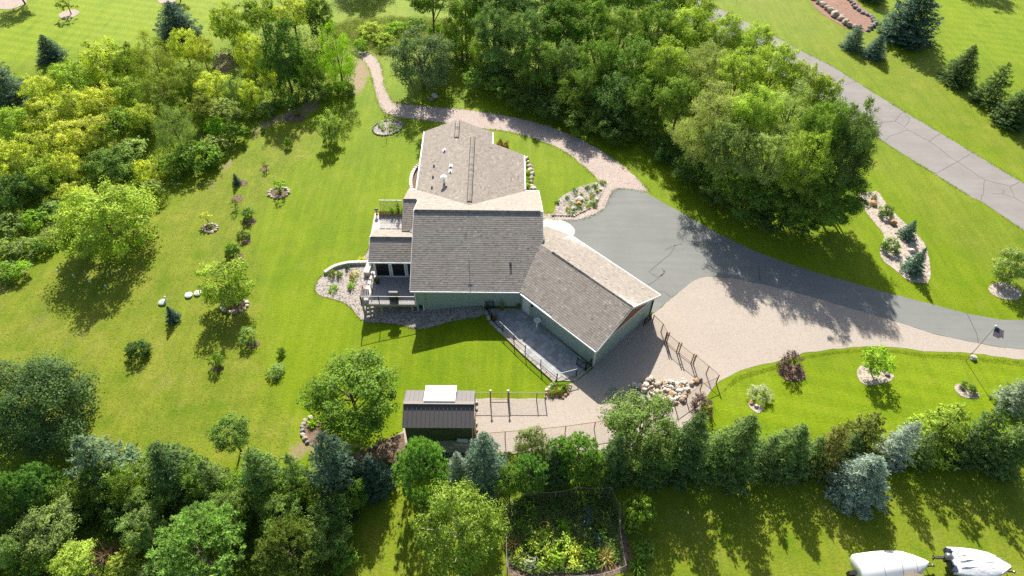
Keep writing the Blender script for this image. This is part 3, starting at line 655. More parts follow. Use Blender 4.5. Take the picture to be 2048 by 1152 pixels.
# roof furniture
def pipe(x, y, z, r, h, mat='white_trim', cap=None, name='vent_pipe'):
    mb = MB().tube((x, y, z - .2), (x, y, z + h), r, r, 8)
    if cap: mb.lathe((x, y, z + h), [(cap, 0), (cap * 1.05, .08), (cap * .4, .2)], 10)
    o = mb.build(name, mat, HOUSE); return o
def on_roof(px, py, zf):
    z = 4.0
    for _ in range(40):
        p = ray(px, py, z); z = z * .6 + .4 * zf(p[0], p[1])
    return Vector((p[0], p[1], zf(p[0], p[1])))
wz = lambda x, y: (wl(x) if x < -3.05 else zr - (x + 3.05) * WS)
p = on_roof(888, 366, wz); pipe(*p, .13, .75, cap=.34, name='flue')
for a, b, sc in ((902, 333, .08), (901, 344, .08), (889, 302, .1)):
    p = on_roof(a, b, wz); pipe(*p, sc, .28)
    MB().box((p.x, p.y + .1, p.z + .05), (.34, .42, .02)).build('flashing', 'rail_grey', HOUSE)
for a, b in ((868, 333), (866, 355), (864, 376)):
    p = on_roof(a, b, wz); MB().box((p.x, p.y, p.z + .07), (.17, .24, .16)).build('roof_vent', 'matte_black', HOUSE)
fz = lambda x, y: zm(y)
p = on_roof(1021, 529, fz); MB().box((p.x, p.y, p.z + .06), (.2, .34, .13)).build('roof_vent', 'matte_black', HOUSE)
p = on_roof(938, 519, fz); an = MB().tube(p - Vector((0, 0, .1)), p + Vector((0, 0, .85)), .026); an.tube(p + Vector((-.22, 0, .62)), p + Vector((.22, 0, .62)), .022)
an.tube(p + Vector((0, -.2, .62)), p + Vector((0, .2, .8)), .022); an.build('antenna', 'rail_grey', HOUSE)

# screened porch under its gable
px0, px1, py0, py1 = -12.2, -8.05, 46.1, 50.3
MB().box((-10.15, 48.2, .22), (4.15, 4.2, .2)).build('porch_floor', 'deck_grey', HOUSE)
def screen(a, b, z0, z1, mats=('white_trim', 'dark_screen'), n=1):
    a, b = Vector((*a, 0)), Vector((*b, 0)); d = (b - a).normalized(); ang = math.atan2(d.y, d.x); c = (a + b) / 2; Lw = (b - a).length
    mb = MB().box((c.x, c.y, z0 + .06), (Lw, .1, .12), ang).box((c.x, c.y, z1 - .06), (Lw, .1, .12), ang)
    for e in (a + d * .07, b - d * .07): mb.box((e.x, e.y, (z0 + z1) / 2), (.14, .105, z1 - z0 - .24), ang)
    f = mb.build('screen_panel', mats[0], HOUSE)
    pane = MB().box((c.x, c.y, (z0 + z1) / 2), (Lw - .28, .03, z1 - z0 - .24), ang); link('screen', pane.mesh('screen'), mats[1], f)
    for k in range(10):
        q = a + d * (.14 + (Lw - .28) * (k + .5) / 10); q = q + Vector((d.y, -d.x, 0)) * .04
        link('baluster', MB().box((q.x, q.y, z0 + .55), (.025, .02, .8), ang).mesh('baluster'), 'black_metal', f)
    return f
screen((-12.2, py0), (-10.66, py0), .33, 2.4); screen((-10.6, py0), (-9.15, py0), .33, 2.4); screen((-9.1, py0), (-8.1, py0), .33, 2.4, ('white_trim', 'glass'))
for a, b in ((50.3, 48.9), (48.85, 47.5), (47.45, 46.15)): screen((px0, a), (px0, b), .33, 2.4)
MB().box((px0 + .02, 48.2, -.7), (.1, 4.1, 1.85)).build('porch_skirt', 'siding', HOUSE)
MB().add([(px0, 46.1, 2.4), (px0, 50.3, 2.4), (px0, pyr, PZ - .16), (px0 + .1, 46.1, 2.4), (px0 + .1, 50.3, 2.4), (px0 + .1, pyr, PZ - .16)], [(0, 2, 1), (3, 4, 5), (0, 1, 4, 3), (1, 2, 5, 4), (2, 0, 3, 5)]).build('gable_wall', 'siding', HOUSE)
# lower deck: boards, fascia, posts
DX0, DX1, DY0, DY1 = -13.2, -7.92, 42.5, 46.05
dk = MB().bar((DX0, DY0, .17), (DX1, DY0, .17), .06, .30).bar((DX0, DY0, .17), (DX0, 44.0, .17), .06, .30).bar((DX0, 44.0, .17), (-12.3, 44.0, .17), .06, .28).bar((-12.3, 44.0, .17), (-12.3, DY1, .17), .06, .28).build('deck', 'deck_wood', HOUSE)
for k in range(26):
    x = -12.27 + (k + .5) * (4.33 / 26); link('deck_board', MB().box((x, (DY0 + DY1) / 2, .31), (4.33 / 26 - .012, DY1 - DY0, .04)).mesh('deck_board'), 'deck_grey', dk)
for k in range(9):
    y = DY0 + .03 + (k + .5) * (1.46 / 9); link('deck_board', MB().box((-12.745, y, .31), (.90, 1.46 / 9 - .012, .04)).mesh('deck_board'), 'deck_pale', dk)  # landing boards: sunlight on the deck grey painted in as a paler tone
for x, y in ((-13.05, 42.6), (-12.45, 42.62), (-11.3, 42.6), (-8.35, 42.6), (-13.05, 43.9)):
    z = tz(x); MB().box((x, y, (z - .1 + .04) / 2), (.16, .16, .04 - z + .1)).build('deck_post', 'deck_wood', HOUSE)
def railing(pts, z, h, parent, mat='black_metal', toprail=None, sp=0.125, label=None, top=None):
    for a, b in zip(pts, pts[1:]):
        a, b = Vector((*a, z)), Vector((*b, z)); d = (b - a).normalized(); Lr = (b - a).length; up = Vector((0, 0, 1))
        rl = MB().bar(a + up * h, b + up * h, .045, .04).build('railing', toprail or mat, parent); link('bottom_rail', MB().bar(a + up * .1, b + up * .1, .04, .04).mesh('bottom_rail'), toprail or mat, rl)
        n = max(2, int(Lr / sp)); me = None
        for k in range(n):
            q = a + d * ((k + .5) * Lr / n)
            if me is None: me = MB().box((0, 0, h / 2 + .05), (.016, .016, h - .12)).mesh('baluster')
            link('baluster', me, mat, rl, q)
        m = max(1, int(round(Lr / 1.9)))
        for k in range(m + 1):
            q = a + d * (Lr * k / m); link('post', MB().box((q.x, q.y, q.z + h / 2 + .02), (.075, .075, h + .06)).mesh('post'), 'black_metal', rl)
railing([(-13.14, 42.56), (-8.0, 42.56)], .33, 1.02, HOUSE, 'rail_grey')
railing([(-13.14, 42.7), (-13.14, 43.95)], .33, 1.0, HOUSE, 'black_metal', 'rust_wood'); railing([(-12.32, 44.0), (-12.32, 45.6)], .33, 1.0, HOUSE, 'black_metal', 'rust_wood')
st = MB().bar((-13.16, 44.0, .1), (-13.16, 46.0, -1.5), .06, .28).bar((-12.36, 44.0, .1), (-12.36, 46.0, -1.5), .06, .28).build('stair', 'rust_wood', HOUSE)
for k in range(7): link('tread', MB().box((-12.76, 44.15 + k * .27, .13 - k * .215), (.78, .27, .04)).mesh('tread'), 'deck_pale', st)
# upper terrace at the back, with planter and trellis
ut = MB().prism([(-13.55, 50.6), (-9.5, 50.6), (-9.5, 55.45), (-13.55, 55.45)], -2.0, .28).build('terrace', 'curb_stone', HOUSE)
for i in range(6):
    for j in range(7):
        x, y = -13.5 + (i + .5) * .665, 50.65 + (j + .5) * .68
        link('paver', MB().box((x, y, .30), (.65, .665, .05)).mesh('paver'), random.choice(('deck_pale', 'concrete')), ut)

# ------------------------------------------------------------------ patio beside the garage
PAT = g2([(974, 618), (1043, 617), (1184, 735), (1150, 763), (1113, 762), (1050, 706), (1006, 664), (983, 641)])
pt_ = drape('patio', PAT, 'curb_stone', 0.05, None, 'structure', 0.3)
tones = []
for k, f in enumerate((.85, .96, 1.06, 1.2)):
    tones.append(simple('paver_tone_%d' % k, (0.36 * f, 0.37 * f, 0.375 * f), .85, var=.18, scale=5, bump=.2))
pm = []
for tmat in tones:
    m = MB().box((0, 0, 0), (.44, .44, .05)).mesh('paver'); m.materials.append(tmat); pm.append(m)
def patio_in(q): return inside(q, PAT)
cc = Vector((4, 39))
for i in range(-28, 28):
    for j in range(-20, 20):
        q = cc + Vector((u.x, u.y)) * (i * .45) + Vector((w.x, w.y)) * (j * .45)
        if all(patio_in((q.x + a, q.y + b)) for a, b in ((.28, 0), (-.28, 0), (0, .28), (0, -.28))):
            o = link('paver', random.choice(pm), None, pt_, Vector((q.x, q.y, .07 + random.uniform(-.004, .004)))); o.rotation_euler = (0, 0, R(45))
pr = thing('patio_railing', G(1050, 706), 'long black balustrade with rails toned as sunlit along the edge of the grey patio', 'railing')
RP = g2([(975, 622), (983, 642), (1006, 664), (1050, 706), (1113, 762)])
railing(RP[:3], .06, 1.0, pr, 'black_metal', 'black_metal'); railing(RP[2:], .06, 1.0, pr, 'pale_rail', 'pale_rail', .13)  # second run coloured pale to imitate sun on the rails and balusters
RP2 = g2([(1113, 762), (1152, 752)]); pr2 = thing('patio_railing', (*RP2[0], 0.05), 'short black balustrade closing the end of the grey patio', 'railing')
railing(RP2, .06, 1.0, pr2, 'rail_grey', 'rail_grey', .12)
cb = thing('patio_curb', G(1050, 712), 'pale stone curb running under the patio balustrade', 'curb')
for a, b in zip(RP, RP[1:]):
    for p in resample([a, b], .55)[:-1]:
        d = (Vector(b) - Vector(a)).normalized(); n = Vector((d.y, -d.x)); q = p + d * .27 + n * .16
        MB().box((q.x, q.y, -.15 + .04), (.53, .3, .5), math.atan2(d.y, d.x)).build('curb_stone', random.choice(('curb_stone', 'deck_pale', 'curb_stone')), cb)
def gate(a, b, label, z=.05, h=1.0):
    a, b = Vector((*a, z)), Vector((*b, z)); t = thing('gate', a, label, 'gate'); up = Vector((0, 0, 1))
    MB().bar(a + up * h, b + up * h, .045, .045).bar(a + up * .12, b + up * .12, .045, .045).build('gate_frame', 'black_metal', t)
    for e in (a, b): MB().box((e.x, e.y, z + h / 2 + .05), (.08, .08, h + .1)).build('post', 'black_metal', t)
    n = int((b - a).length / .11)
    for k in range(1, n):
        q = a.lerp(b, k / n); MB().box((q.x, q.y, z + h / 2 + .05), (.02, .02, h - .14)).build('baluster', 'black_metal', t)
gate(*g2([(972, 619), (987, 618)]), 'small black gate beside the pebble bed at the house end of the patio')
gate(*g2([(1153, 730), (1170, 741)]), 'open black metal gate standing on the patio near the white garage corner'); gate(*g2([(1171, 742), (1181, 733)]), 'narrow black gate leaf fixed to the wall by the white garage corner')
gate(*g2([(1287, 652), (1300, 641)]), 'black gate by the downspout at the driveway corner of the garage')

# ------------------------------------------------------------------ shed
SH = thing('shed', (-4.75, 29.8, -.3), 'olive garden shed with dark ribbed metal roof beside the gravel yard', 'shed')
sx0, sx1, syf, syr, syb, sze, szr = -7.6, -1.93, 28.0, 29.8, 31.5, 2.22, 3.0
MB().prism([(sx0 + .15, syf + .22), (sx1 - .12, syf + .22), (sx1 - .12, syb - .2), (sx0 + .15, syb - .2)], -1.0, 2.2).build('wall', 'shed_wall', SH)
MB().add([(x, y, z) for x in (sx0 + .16, sx1 - .13) for y, z in ((syf + .22, 2.19), (syb - .2, 2.19), (syr, 2.94))], [(0, 2, 1), (3, 4, 5), (0, 3, 5, 2), (1, 2, 5, 4), (0, 1, 4, 3)]).build('gable_wall', 'shed_wall', SH)
n = 16; wp = (sx1 - sx0) / n
for k in range(n):
    a = sx0 + k * wp; b = a + wp
    for (ya, za, yb, zb, nm) in ((syf, sze, syr, szr, 'roof_panel'), (syb, sze + .03, syr, szr, 'roof_panel')):
        mb = MB(); q = [(a, ya, za), (b - .01, ya, za), (b - .01, yb, zb), (a, yb, zb)]
        slab(mb, q, .04); mb.bar((a + .025, ya, za + .03), (a + .025, yb, zb + .03), .045, .055); mb.bar(((a + b) / 2, ya, za + .005), ((a + b) / 2, yb, zb + .005), .03, .02)
        mb.build(nm, 'shed_roof', SH)
MB().bar((sx0, syr, szr + .05), (sx1, syr, szr + .05), .26, .05).build('ridge_cap', 'grey_wood', SH)
MB().bar((sx1, syf, sze - .02), (sx1, syr, szr - .02), .05, .16).build('rake_board', 'shed_roof', SH)
for y0, y1 in ((syf + .24, 28.24),): MB().box((sx1 - .12, syf + .2, 1.0), (.1, .1, 2.4)).build('corner_board', 'pale_wood', SH)
MB().box((sx1 + .06, 29.0, .75), (.05, 1.7, 1.9)).build('door', 'pale_wood', SH)
MB().box((-4.72, 28.19, 1.3), (1.5, .06, .7)).build('window', 'shed_wall', SH)
awn = MB(); slab(awn, [(-5.98, 29.9, 3.16), (-3.47, 29.9, 3.16), (-3.43, 31.75, 2.62), (-5.98, 31.75, 2.62)], .05); awn.build('skylight_panel', 'white_panel', SH)
for x in (-5.9, -3.55): MB().box((x, 31.2, 2.6), (.06, .06, .5)).build('bracket', 'grey_wood', SH)
for (px, py, h, mt, lb) in ((953, 806, .24, 'rock_pale', 'pale round stone by the far corner of the shed'), (953, 820, .2, 'rock_grey', 'dark stone against the shed wall beside the gravel'), (952, 848, .25, 'rock_pale', 'pale stone at the foot of the wooden shed door'), (953, 862, .22, 'rock_tan', 'tan stone near the corner of the shed')):
    o = stone('rock', G(px, py), h * 1.4, mt); tag(o, lb, 'rock')
t = thing('timber_stack', G(925, 895), 'stack of weathered boards lying in the shade behind the shed', 'timber')
g = G(922, 893)
for k in range(5): MB().box((g.x + k * .05, g.y + (k % 3) * .2 - .2, g.z + .08 + (k // 3) * .07), (1.9 - k * .1, .17, .06), R(-3)).build('plank', 'grey_wood' if k % 2 else 'pale_wood', t)
g = G(918, 886); tag(MB().box((g.x + .3, g.y, g.z + .4), (.9, .3, .04), R(-4)).build('tarp_sheet', 'white_panel'), 'pale blue white sheet lying on boards behind the shed', 'sheet')

# ------------------------------------------------------------------ wire fences
def wire_panel(mb, a, b, z0, z1, sp=0.13, r=0.0032):
    a, b = Vector(a), Vector(b); n = max(2, int((b - a).length / sp)); m = max(2, int((z1 - z0) / sp))
    for k in range(n + 1):
        p = a.lerp(b, k / n); mb.tube((p.x, p.y, tz(p.x) + z0), (p.x, p.y, tz(p.x) + z1), r, r, 3)
    for k in range(m + 1):
        z = z0 + (z1 - z0) * k / m; mb.tube((a.x, a.y, tz(a.x) + z), (b.x, b.y, tz(b.x) + z), r, r, 3)
def wire_fence(name, pts, h, label, gate_at=None, mat='rust_wood', post=.05, rail=True):
    P = [Vector(G(*p)) for p in pts]; t = thing(name, P[0], label, 'fence')
    for p in P:
        MB().tube((p.x, p.y, tz(p.x) - .1), (p.x, p.y, tz(p.x) + h + .05), post, post, 6).build('post', mat, t)
    for a, b in zip(P, P[1:]):
        mb = MB(); wire_panel(mb, a, b, .05, h); o = mb.build('wire_mesh', 'fence_wire', t); o['kind'] = 'stuff'
        if rail: MB().tube((a.x, a.y, tz(a.x) + h), (b.x, b.y, tz(b.x) + h), .028, .028, 5).build('rail', mat, t)
    return t
f1 = wire_fence('wire_fence', [(1304, 647), (1322, 664), (1331, 682)], 1.2, 'short rusty wire fence from the garage corner to the yard gate posts')
f2 = wire_fence('wire_fence', [(1386, 727), (1412, 748), (1432, 766)], 1.2, 'rusty wire fence from the yard gate to the grass edge corner')
f3 = wire_fence('wire_fence', [(1432, 766), (1400, 780), (1372, 800), (1350, 815)], .9, 'low wire fence running behind the pale rock pile')
gp = [G(1331, 684), G(1355, 705), G(1384, 728)]
t = thing('yard_gate', gp[0], 'double rusty wire gate between three timber posts in the gravel yard', 'gate')
for p in gp:
    for e in (-.1, .1): MB().tube((p.x + e, p.y - e * .4, -.1), (p.x + e, p.y - e * .4, 1.5), .055, .055, 6).build('post', 'rust_wood', t)
    MB().bar((p.x - .12, p.y + .05, 1.0), (p.x + .12, p.y - .05, 1.0), .05, .05).build('brace', 'rust_wood', t)
for a, b in zip(gp, gp[1:]):
    for z in (.12, 1.25): MB().tube((a.x, a.y, z), (b.x, b.y, z), .03, .03, 5).build('rail', 'rust_wood', t)
    mb = MB(); wire_panel(mb, a, b, .12, 1.25); o = mb.build('wire_mesh', 'fence_wire', t); o['kind'] = 'stuff'
wire_fence('wire_fence', [(950, 800), (981, 800)], 1.15, 'short pale wire fence between the shed corner and the lawn gate', None, 'grey_wood')
wire_fence('wire_fence', [(1018, 800), (1073, 800), (1090, 800)], 1.15, 'pale topped wire fence between lawn and gravel yard up to the corner flower bed', None, 'grey_wood')
t = thing('lawn_gate', G(981, 801), 'wire gate between two tall capped posts at the lawn edge', 'gate')
ga, gb_ = G(981, 801), G(1016, 801)
for p in (ga, gb_):
    MB().tube((p.x, p.y, -.2), (p.x, p.y, 1.5), .06, .06, 6).build('post', 'rust_wood', t); MB().lathe((p.x, p.y, 1.45), [(.09, 0), (.12, .06), (.06, .14)], 8).build('post_cap', 'white_trim', t)
for z in (.15, 1.15): MB().tube((ga.x, ga.y, z + tz(ga.x)), (gb_.x, gb_.y, z), .025, .025, 5).build('rail', 'rust_wood', t)
mb = MB(); wire_panel(mb, ga, gb_, .12, 1.15); o = mb.build('wire_mesh', 'fence_wire', t); o['kind'] = 'stuff'
wire_fence('wire_fence', [(952, 882), (1010, 877), (1072, 872), (1130, 866), (1188, 858), (1235, 850)], 1.1, 'long low wire fence along the back edge of the gravel yard before the conifers', None, 'rust_wood', .04)

# ------------------------------------------------------------------ rocks in the yard
t = thing('rock_pile', G(1305, 782), 'loose heap of pale field stones at the edge of the gravel yard', 'rock pile')
for k in range(150):
    for _ in range(20):
        px, py = random.uniform(1258, 1372), random.uniform(756, 806)
        if (px - 1258) * .55 + 757 - py < 62 and py > 758 + max(0, (1300 - px) * .25) and py < 770 + (px - 1258) * .42: break
    big = random.random() ** 2.5
    stone('stone', G(px, py, random.uniform(0, .12)), .22 + .38 * big, random.choice(('rock_pale', 'rock_pale', 'rock_pale', 'rock', 'rock_tan')), t)
for k in range(20):
    stone('stone', G(random.uniform(1360, 1374), random.uniform(757, 771)), .2, 'rock_pale', t)
for px, py, s, mt, lb in ((1392, 763, .62, 'rock_tan', 'large tan boulder near the fence corner in the yard'), (1383, 768, .5, 'rock', 'brown boulder beside the large tan boulder'), (1400, 760, .55, 'rock_grey', 'grey split log round against the wire fence corner'), (1374, 780, .55, 'rock_pale', 'pale boulder by the low wire fence'),
                          (1368, 785, .4, 'rock', 'brown rock tucked beside the pale boulder by the low fence'), (1349, 779, .35, 'rock_grey', 'dark rock standing alone in the gravel'), (1354, 787, .38, 'rock_tan', 'small brown rock standing alone in the gravel nearest the low fence'), (1353, 797, .5, 'rock_pale', 'pale flat boulder at the near end of the rock pile'), (1338, 797, .5, 'rock_pale', 'white boulder at the foot of the rock pile')):
    boulder(px, py, s, lb, mt)

ORD = ['first', 'second', 'third', 'fourth', 'fifth', 'sixth', 'seventh', 'eighth', 'ninth', 'tenth', 'eleventh', 'twelfth', 'thirteenth', 'fourteenth', 'fifteenth', 'sixteenth', 'seventeenth', 'eighteenth', 'nineteenth', 'twentieth', 'twenty-first', 'twenty-second']
# ------------------------------------------------------------------ beds
poly_bed('planting_bed', [(1106, 431), (1112, 410), (1118, 397), (1132, 388), (1150, 378), (1170, 370), (1190, 365), (1210, 364), (1211, 374), (1204, 388), (1196, 403), (1180, 415), (1165, 423), (1148, 431), (1130, 430)], 'river_rock', 'wedge shaped gravel flower bed between lawn and driveway', stones=([(1106, 431), (1148, 432), (1165, 424), (1180, 416)], .3, ('rock', 'rock_pale')))
for px, py, s, mt, lb in ((1159, 400, .85, 'rock_pale', 'large pale flat boulder in the middle of the driveway flower bed'), (1158, 409, .8, 'rock_tan', 'large rust brown boulder in the driveway flower bed'), (1146, 418, .55, 'rock_pale', 'pale pointed rock near the front edge of the driveway flower bed'), (1194, 400, .5, 'rock_pale', 'white rock at the driveway side of the flower bed'), (1201, 380, .45, 'rock_pale', 'pale round rock near the far tip of the driveway flower bed'), (1172, 400, .4, 'rock', 'small brown rock beside the yellow flowers in the driveway bed')):
    boulder(px, py, s, lb, mt)
t = poly_bed('planting_bed', [(1716, 386), (1737, 384), (1757, 382), (1770, 405), (1792, 430), (1812, 447), (1836, 472), (1852, 490), (1861, 530), (1861, 565), (1840, 566), (1815, 562), (1790, 540), (1765, 522), (1758, 500), (1768, 480), (1768, 468), (1752, 450), (1735, 428), (1724, 410)], 'pale_stone_bed', 'long pale gravel island bed with shrubs between driveway and road', sm=1)
for px, py, s, mt, lb in ((1746, 409, .9, 'rock_tan', 'brown boulder by the oak end of the pale island bed'), (1785, 447, .9, 'rock_tan', 'brown boulder behind the round shrub in the pale island bed'), (1822, 503, .7, 'rock_pale', 'white boulder between the two blue spruces of the island bed'), (1815, 516, .5, 'rock_grey', 'grey flat stone beside the white boulder in the island bed')):
    boulder(px, py, s, lb, mt)
ring_bed(2010, 583, 60, 32, 'round pale gravel ring under the young tree by the driveway bend', ('rock_pale', 'rock'), 'pale_stone_bed', stones=False)
ring_bed(1584, 746, 56, 34, 'mulch ring under the purple leaved shrub on the lawn', ('rock_pale',), 'soil', stones=False)
poly_bed('planting_bed', [(1712, 742), (1722, 729), (1745, 733), (1775, 745), (1791, 752), (1780, 764), (1755, 770), (1730, 771), (1717, 760)], 'pale_stone_bed', 'teardrop pale gravel bed under the bright green tree')
boulder(1774, 750, .55, 'dark boulder in the pale teardrop bed', 'rock_grey')
poly_bed('planting_bed', [(1495, 800), (1508, 806), (1526, 812), (1526, 822), (1514, 828), (1498, 815)], 'pale_stone_bed', 'small gravel bed under the pale leaved shrub on the lawn')
boulder(1502, 806, .45, 'brown boulder at the foot of the pale leaved shrub', 'rock_tan'); boulder(1512, 813, .4, 'pale boulder at the foot of the pale leaved shrub', 'rock_pale')
poly_bed('planting_bed', [(1906, 772), (1916, 766), (1932, 776), (1958, 786), (1958, 797), (1938, 797), (1916, 790)], 'pale_stone_bed', 'small gravel bed with a dark shrub near the flagpole')
boulder(1950, 788, .5, 'pale brown boulder beside the small dark shrub near the flagpole', 'rock')
o = boulder(1945, 717, .75, 'white topped boulder at the foot of the flagpole', 'rock_pale')
# red mulch bed by the road
poly_bed('planting_bed', [(1615, -22), (1640, -30), (1690, -28), (1722, 14), (1738, 24), (1751, 42), (1745, 55), (1728, 66), (1712, 62), (1690, 56), (1660, 38), (1636, 22), (1622, 4)], 'red_mulch', 'red mulch bed edged with boulders beside the road')
for k, (px, py, s) in enumerate(((1618, -12, 1.0), (1626, -2, 1.1), (1637, 6, 1.2), (1645, 11, 1.3), (1653, 18, 1.2), (1660, 24, 1.4), (1669, 32, 1.5), (1680, 38, 1.3), (1690, 47, 1.2), (1699, 53, 1.1), (1708, 57, 1.0))):
    boulder(px, py, s * 1.0, 'tan boulder on the road side of the red mulch bed, %s towards the spruces' % ORD[k], random.choice(('rock', 'rock', 'rock_pale')), 'boulders along the red mulch bed')
for k, p in enumerate(resample([tuple(G(*q)[:2]) for q in ((1683, -22), (1698, 0), (1710, 16), (1725, 27), (1742, 34), (1750, 48), (1736, 62))], .85)):
    o = stone('boulder', (p.x, p.y, 0), random.uniform(.7, .95), 'rock_grey'); tag(o, 'grey stone on the lawn side of the red mulch bed, %s towards the spruces' % ORD[k], 'boulder', 'grey stones along the red mulch bed')
# beds on the lawn side
ring_bed(775, 256, 54, 28, 'oval flower bed with a stone edge and a metal plant pole', ('rock_pale', 'rock_grey', 'rock'), 'river_rock')
ring_bed(558, 386, 38, 20, 'stone ringed bed with a small leafy plant on the side lawn', ('rock_pale', 'rock'), 'soil', .42)
ring_bed(421, 457, 27, 16, 'stone ringed bed under the tiny yellow sapling', ('rock_pale', 'rock'), 'soil', .36)
ring_bed(469, 612, 50, 26, 'stone ringed bed under the yellow tree on the side lawn', ('rock_pale', 'rock'), 'soil', .44)
for px, py, w_, h_, lb in ((475, 398, 24, 14, 'bare mulch ring with a leaning sapling'), (500, 443, 26, 14, 'mulch ring under the round bush north of the yellow tree'), (492, 483, 20, 12, 'small mulch ring below the paired bushes'), (476, 514, 24, 14, 'mulch ring beside the dark bush above the yellow tree'), (506, 688, 28, 16, 'mulch ring under the pale bush below the yellow tree'),
                           (434, 737, 26, 12, 'mulch ring under the small bush on the open lawn'), (529, 338, 18, 9, 'tiny mulch ring on the upper side lawn'), (484, 366, 24, 12, 'bare mulch ring by the small dark conifer near the thicket'), (590, 237, 40, 16, 'mulch patch at the edge of the upper thicket'), (138, 28, 38, 17, 'round mulch ring on the far striped lawn'),
                           (20, 6, 64, 24, 'wide mulch ring at the far corner of the striped lawn'), (336, -2, 40, 18, 'mulch ring at the far edge of the striped lawn')):
    ring_bed(px, py, w_, h_, lb, soil='path_gravel' if py < 60 else 'soil', stones=False)
t = poly_bed('planting_bed', [(604, 852), (612, 838), (625, 836), (650, 850), (660, 875), (630, 895), (614, 888), (606, 872)], 'soil', 'half shaded flower bed with a stone edge under the ash tree', stones=([(622, 836), (610, 842), (605, 855), (606, 870), (615, 885)], .42, ('rock_grey', 'rock', 'rock_pale')))
t = thing('stone_edging', G(740, 892), 'curved row of stones edging the soil near the shed', 'stone edging')
for p in resample([tuple(G(*q)[:2]) for q in ((713, 896), (725, 900), (738, 898), (750, 893), (760, 883))], .4): stone('edging_stone', (p.x, p.y, tz(p.x)), .4, random.choice(('rock_grey', 'rock')), t)
# corner flower bed by the patio end
t = poly_bed('planting_bed', [(1091, 792), (1095, 778), (1108, 766), (1126, 766), (1143, 771), (1136, 788), (1126, 796), (1108, 798)], 'soil', 'walled corner flower bed at the end of the patio', stones=([(1091, 795), (1094, 780), (1107, 767)], .36, ('rock_pale', 'rock')))
for p in resample([tuple(G(*q)[:2]) for q in ((1142, 772), (1136, 786), (1126, 796))], .3): stone('edging_stone', (p.x, p.y, 0), .3, random.choice(('rock_pale', 'rock_tan')), t)
# low wall and block in the pebble bed
t = thing('garden_wall', G(690, 530), 'low curved pale stone wall along the lawn side of the pebble bed', 'garden wall')
gp_ = smooth([tuple(G(*q)[:2]) for q in ((650, 548), (665, 537), (683, 531), (705, 527), (737, 527))], 2, False)
for a, b in zip(gp_, gp_[1:]):
    a, b = Vector(a), Vector(b); c = (a + b) / 2; z = tz(c.x)
    if (b - a).length > .05: MB().box((c.x, c.y, z + .13), ((b - a).length - .015, .34, .42), math.atan2((b - a).y, (b - a).x)).build('block', 'concrete', t)
p = G(737, 541); tag(MB().box((p.x, p.y, p.z + .25), (.55, 1.5, .5), R(-6)).build('stone_bench', 'concrete'), 'pale stone slab bench at the house end of the pebble bed', 'bench')
t = thing('garden_path', G(744, 560), 'pale curved flagstone path along the porch side down to the pebble bed', 'path')
fl = [tuple(G(*q)[:2]) for q in ((748, 532), (749, 545), (748, 556), (744, 566), (740, 576), (738, 586))]
for p in resample(fl, .62): MB().prism([(p.x + .48 * math.cos(k * 1.05 + .3) * random.uniform(.85, 1.1), p.y + .36 * math.sin(k * 1.05 + .3) * random.uniform(.85, 1.1)) for k in range(6)], tz(p.x) - .1, tz(p.x) + .07).build('flagstone', random.choice(('concrete', 'deck_pale')), t)
p = G(846, 655); t = thing('stepping_stones', p, 'row of grey stepping stones across the pebble bed by the house corner', 'stepping stones')
for q in ((834, 652), (841, 649), (847, 643), (851, 637)):
    g = G(*q); MB().box((g.x, g.y, g.z + .05), (.55, .38, .09), R(random.uniform(20, 50))).build('flagstone', 'wall_block', t)
# curved block retaining wall by the bedroom wing
t = thing('retaining_wall', G(832, 320), 'curved grey block retaining wall with a pale cap beside the bedroom wing', 'retaining wall')
cx0, cy0 = -8.75, 61.5
for r_, nrow in ((0, 5),):
    for row in range(5):
        for k in range(17):
            q = R(92 + (k + .5 * (row % 2)) * 10.4)
            if q > R(268): continue
            x, y = cx0 + 2.3 * math.cos(q) * .62, cy0 + 3.1 * math.sin(q)
            tang = math.atan2(3.1 * math.cos(q), -2.3 * .62 * math.sin(q))
            MB().box((x, y, -1.1 + row * .26 + .13), (.53, .28, .25), tang).build('block', 'wall_block', t)
    for k in range(20):
        q = R(94 + k * 8.9); x, y = cx0 + 2.3 * math.cos(q) * .62, cy0 + 3.1 * math.sin(q); tang = math.atan2(3.1 * math.cos(q), -2.3 * .62 * math.sin(q))
        MB().box((x, y, .24), (.5, .36, .09), tang).build('cap_stone', 'concrete', t)
MB().prism([(cx0 + .2, cy0 + 2.8)] + [(cx0 + 1.3 * math.cos(R(a)), cy0 + 2.85 * math.sin(R(a))) for a in range(95, 270, 12)] + [(cx0 + .2, cy0 - 2.8)], -1.2, .05).build('mulch', 'soil', t)
# boulders and shrubs along the wing
for k, (px, py) in enumerate(((1053, 318), (1056, 326), (1059, 334), (1061, 341), (1064, 349), (1063, 357), (1062, 365), (1064, 373), (1066, 380))):
    boulder(px, py, random.uniform(.55, .8), 'pale boulder between bedroom wing and front lawn, %s from the far end' % ORD[k], random.choice(('rock_pale', 'rock_pale', 'rock')), 'boulders along the bedroom wing')
boulder(870, 194, .9, 'pale boulder by the trunk of the lone tree near the path', 'rock_pale'); boulder(864, 200, .8, 'grey boulder in shade by the lone tree near the path', 'rock_grey')

